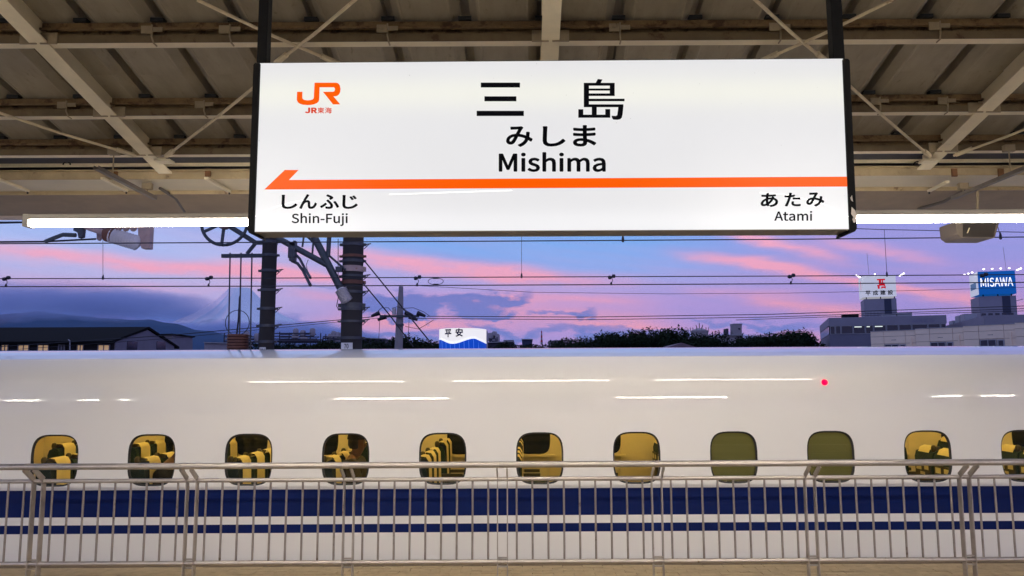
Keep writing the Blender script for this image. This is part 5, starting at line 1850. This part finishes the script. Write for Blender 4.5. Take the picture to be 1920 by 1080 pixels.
# unseen ridge added to the west to keep the sun off the station
sun_block = MB()
for i in range(41):
    u = i / 40
    ang = SUN_AZ + (u - .6) * .62
    for j, rr in enumerate((5200, 6600, 8200)):
        h_ = (0, 960 + 90 * sin(u * 23), 0)[j]
        sun_block.v.append(Vector((sin(ang) * rr, cos(ang) * rr, h_ - 2)))
for i in range(40):
    for j in range(2):
        a_ = i * 3 + j
        sun_block.f.append((a_, a_ + 3, a_ + 4, a_ + 1))
struct(sun_block.build('hills', m_hill, smooth=60))

m_snow = bpy.data.materials.new('snow_and_rock')
m_snow.use_nodes = True
t = NT(m_snow.node_tree)
pb = t.t.nodes['Principled BSDF']
ge = t.n('ShaderNodeNewGeometry')
spx = t.n('ShaderNodeSeparateXYZ')
t.put(spx.inputs[0], ge.outputs['Position'])
nz = t.noise(ge.outputs['Position'], .0011, 8, .7, .6)
hgt = t.m('ADD', spx.outputs[2], t.m('MULTIPLY', t.m('SUBTRACT', nz, .5), 2600.0))
f1 = t.n('ShaderNodeMapRange')
t.put(f1.inputs[0], hgt)
f1.inputs[1].default_value, f1.inputs[2].default_value = 1500, 2300
f1.clamp = True
t.put(pb.inputs['Base Color'], t.mix(f1.outputs[0], (.055, .06, .075), (.80, .82, .86)))
pb.inputs['Roughness'].default_value = .9
fj = MB()
YFJ = 33000.0
cf = at(450, 541, YFJ)
prof_f = [(0, cf.z - 70), (260, cf.z - 60), (430, cf.z), (800, 3420), (1280, 2980), (1900, 2590), (2600, 2260), (3500, 1930), (4300, 1690), (5600, 1340), (7200, 900), (9500, 420), (12500, -5)]
na = 160
for r_, h_ in prof_f:
    for k in range(na):
        an = 2 * pi * k / na
        amp = min(1, max(0, (r_ - 200) / 1500)) * (1 if r_ < 12000 else 0)
        gul = fbm(cos(an) * 7, sin(an) * 7 + r_ / 6000, 3, 5)
        z_ = h_ + gul * 330 * amp + (fbm(cos(an) * 3, sin(an) * 3, 8) * 60 if r_ < 900 else 0)
        fj.v.append(Vector((cf.x + r_ * cos(an), YFJ + r_ * sin(an), z_)))
for i in range(len(prof_f) - 1):
    for k in range(na):
        k2 = (k + 1) % na
        fj.f.append((i * na + k, i * na + k2, (i + 1) * na + k2, (i + 1) * na + k))
struct(fj.build('snowy_volcano', m_snow, smooth=80))

# ================================================================ the air
hzm = bpy.data.materials.new('haze_air')
hzm.use_nodes = True
t = NT(hzm.node_tree)
t.t.nodes.clear()
pv_ = t.n('ShaderNodeVolumePrincipled')
pv_.inputs['Color'].default_value = (.15, .46, 1.0, 1)
pv_.inputs['Density'].default_value = 0.95e-5
pv_.inputs['Anisotropy'].default_value = 0.0
t.put(t.n('ShaderNodeOutputMaterial').inputs['Volume'], pv_.outputs[0])
tag(MB().box(-70000, 70000, -30000, 48000, -3, 4200).build('haze', hzm), kind='stuff')


def cloud_bank(label, x0, x1, y0, y1, z0, z1, zc, slope, th, dens, seed, xf):
    m = bpy.data.materials.new('cloud_vapour')
    m.use_nodes = True
    t = NT(m.node_tree)
    t.t.nodes.clear()
    sq = t.n('ShaderNodeSeparateXYZ')
    t.put(sq.inputs[0], t.n('ShaderNodeNewGeometry').outputs['Position'])
    nv = t.noise(t.xyz(t.m('MULTIPLY_ADD', sq.outputs[0], .00042, seed), t.m('MULTIPLY', sq.outputs[1], .00042), t.m('MULTIPLY', sq.outputs[2], .0013)), 1.0, 5, .62)
    q = t.m('DIVIDE', t.m('SUBTRACT', sq.outputs[2], t.m('MULTIPLY_ADD', sq.outputs[0], slope, zc)), th)
    dn = t.m('SUBTRACT', t.m('MULTIPLY_ADD', nv, 4.2, -1.35), t.m('MULTIPLY', q, q))
    for e0, e1 in xf:
        mr = t.n('ShaderNodeMapRange', interpolation_type='SMOOTHSTEP')
        t.put(mr.inputs[0], sq.outputs[0])
        mr.inputs[1].default_value, mr.inputs[2].default_value = e0, e1
        mr.inputs[3].default_value, mr.inputs[4].default_value = 0, 1.5
        dn = t.m('SUBTRACT', dn, mr.outputs[0])
    dn = t.m('MULTIPLY', t.m('MAXIMUM', dn, 0.0), dens)
    vp = t.n('ShaderNodeVolumePrincipled')
    vp.inputs['Color'].default_value = (.58, .65, .90, 1)
    t.put(vp.inputs['Density'], dn)
    t.put(t.n('ShaderNodeOutputMaterial').inputs['Volume'], vp.outputs[0])
    tag(MB().box(x0, x1, y0, y1, z0, z1).build('cloud_bank', m), label, 'cloud', kind='stuff')


cloud_bank('bank of grey violet cloud lying on the hills at left', -17500, -4600, 13200, 15600, 700, 2150, 1190, -.022, 330, .0016, 0.0, [(-6900, -4900)])
cloud_bank('pale cloud hiding the foot of the snowy volcano', -15000, -3000, 20500, 23500, 300, 2000, 1010, -.03, 350, .0026, 5.3, [(-5200, -3400), (-13000, -14800)])
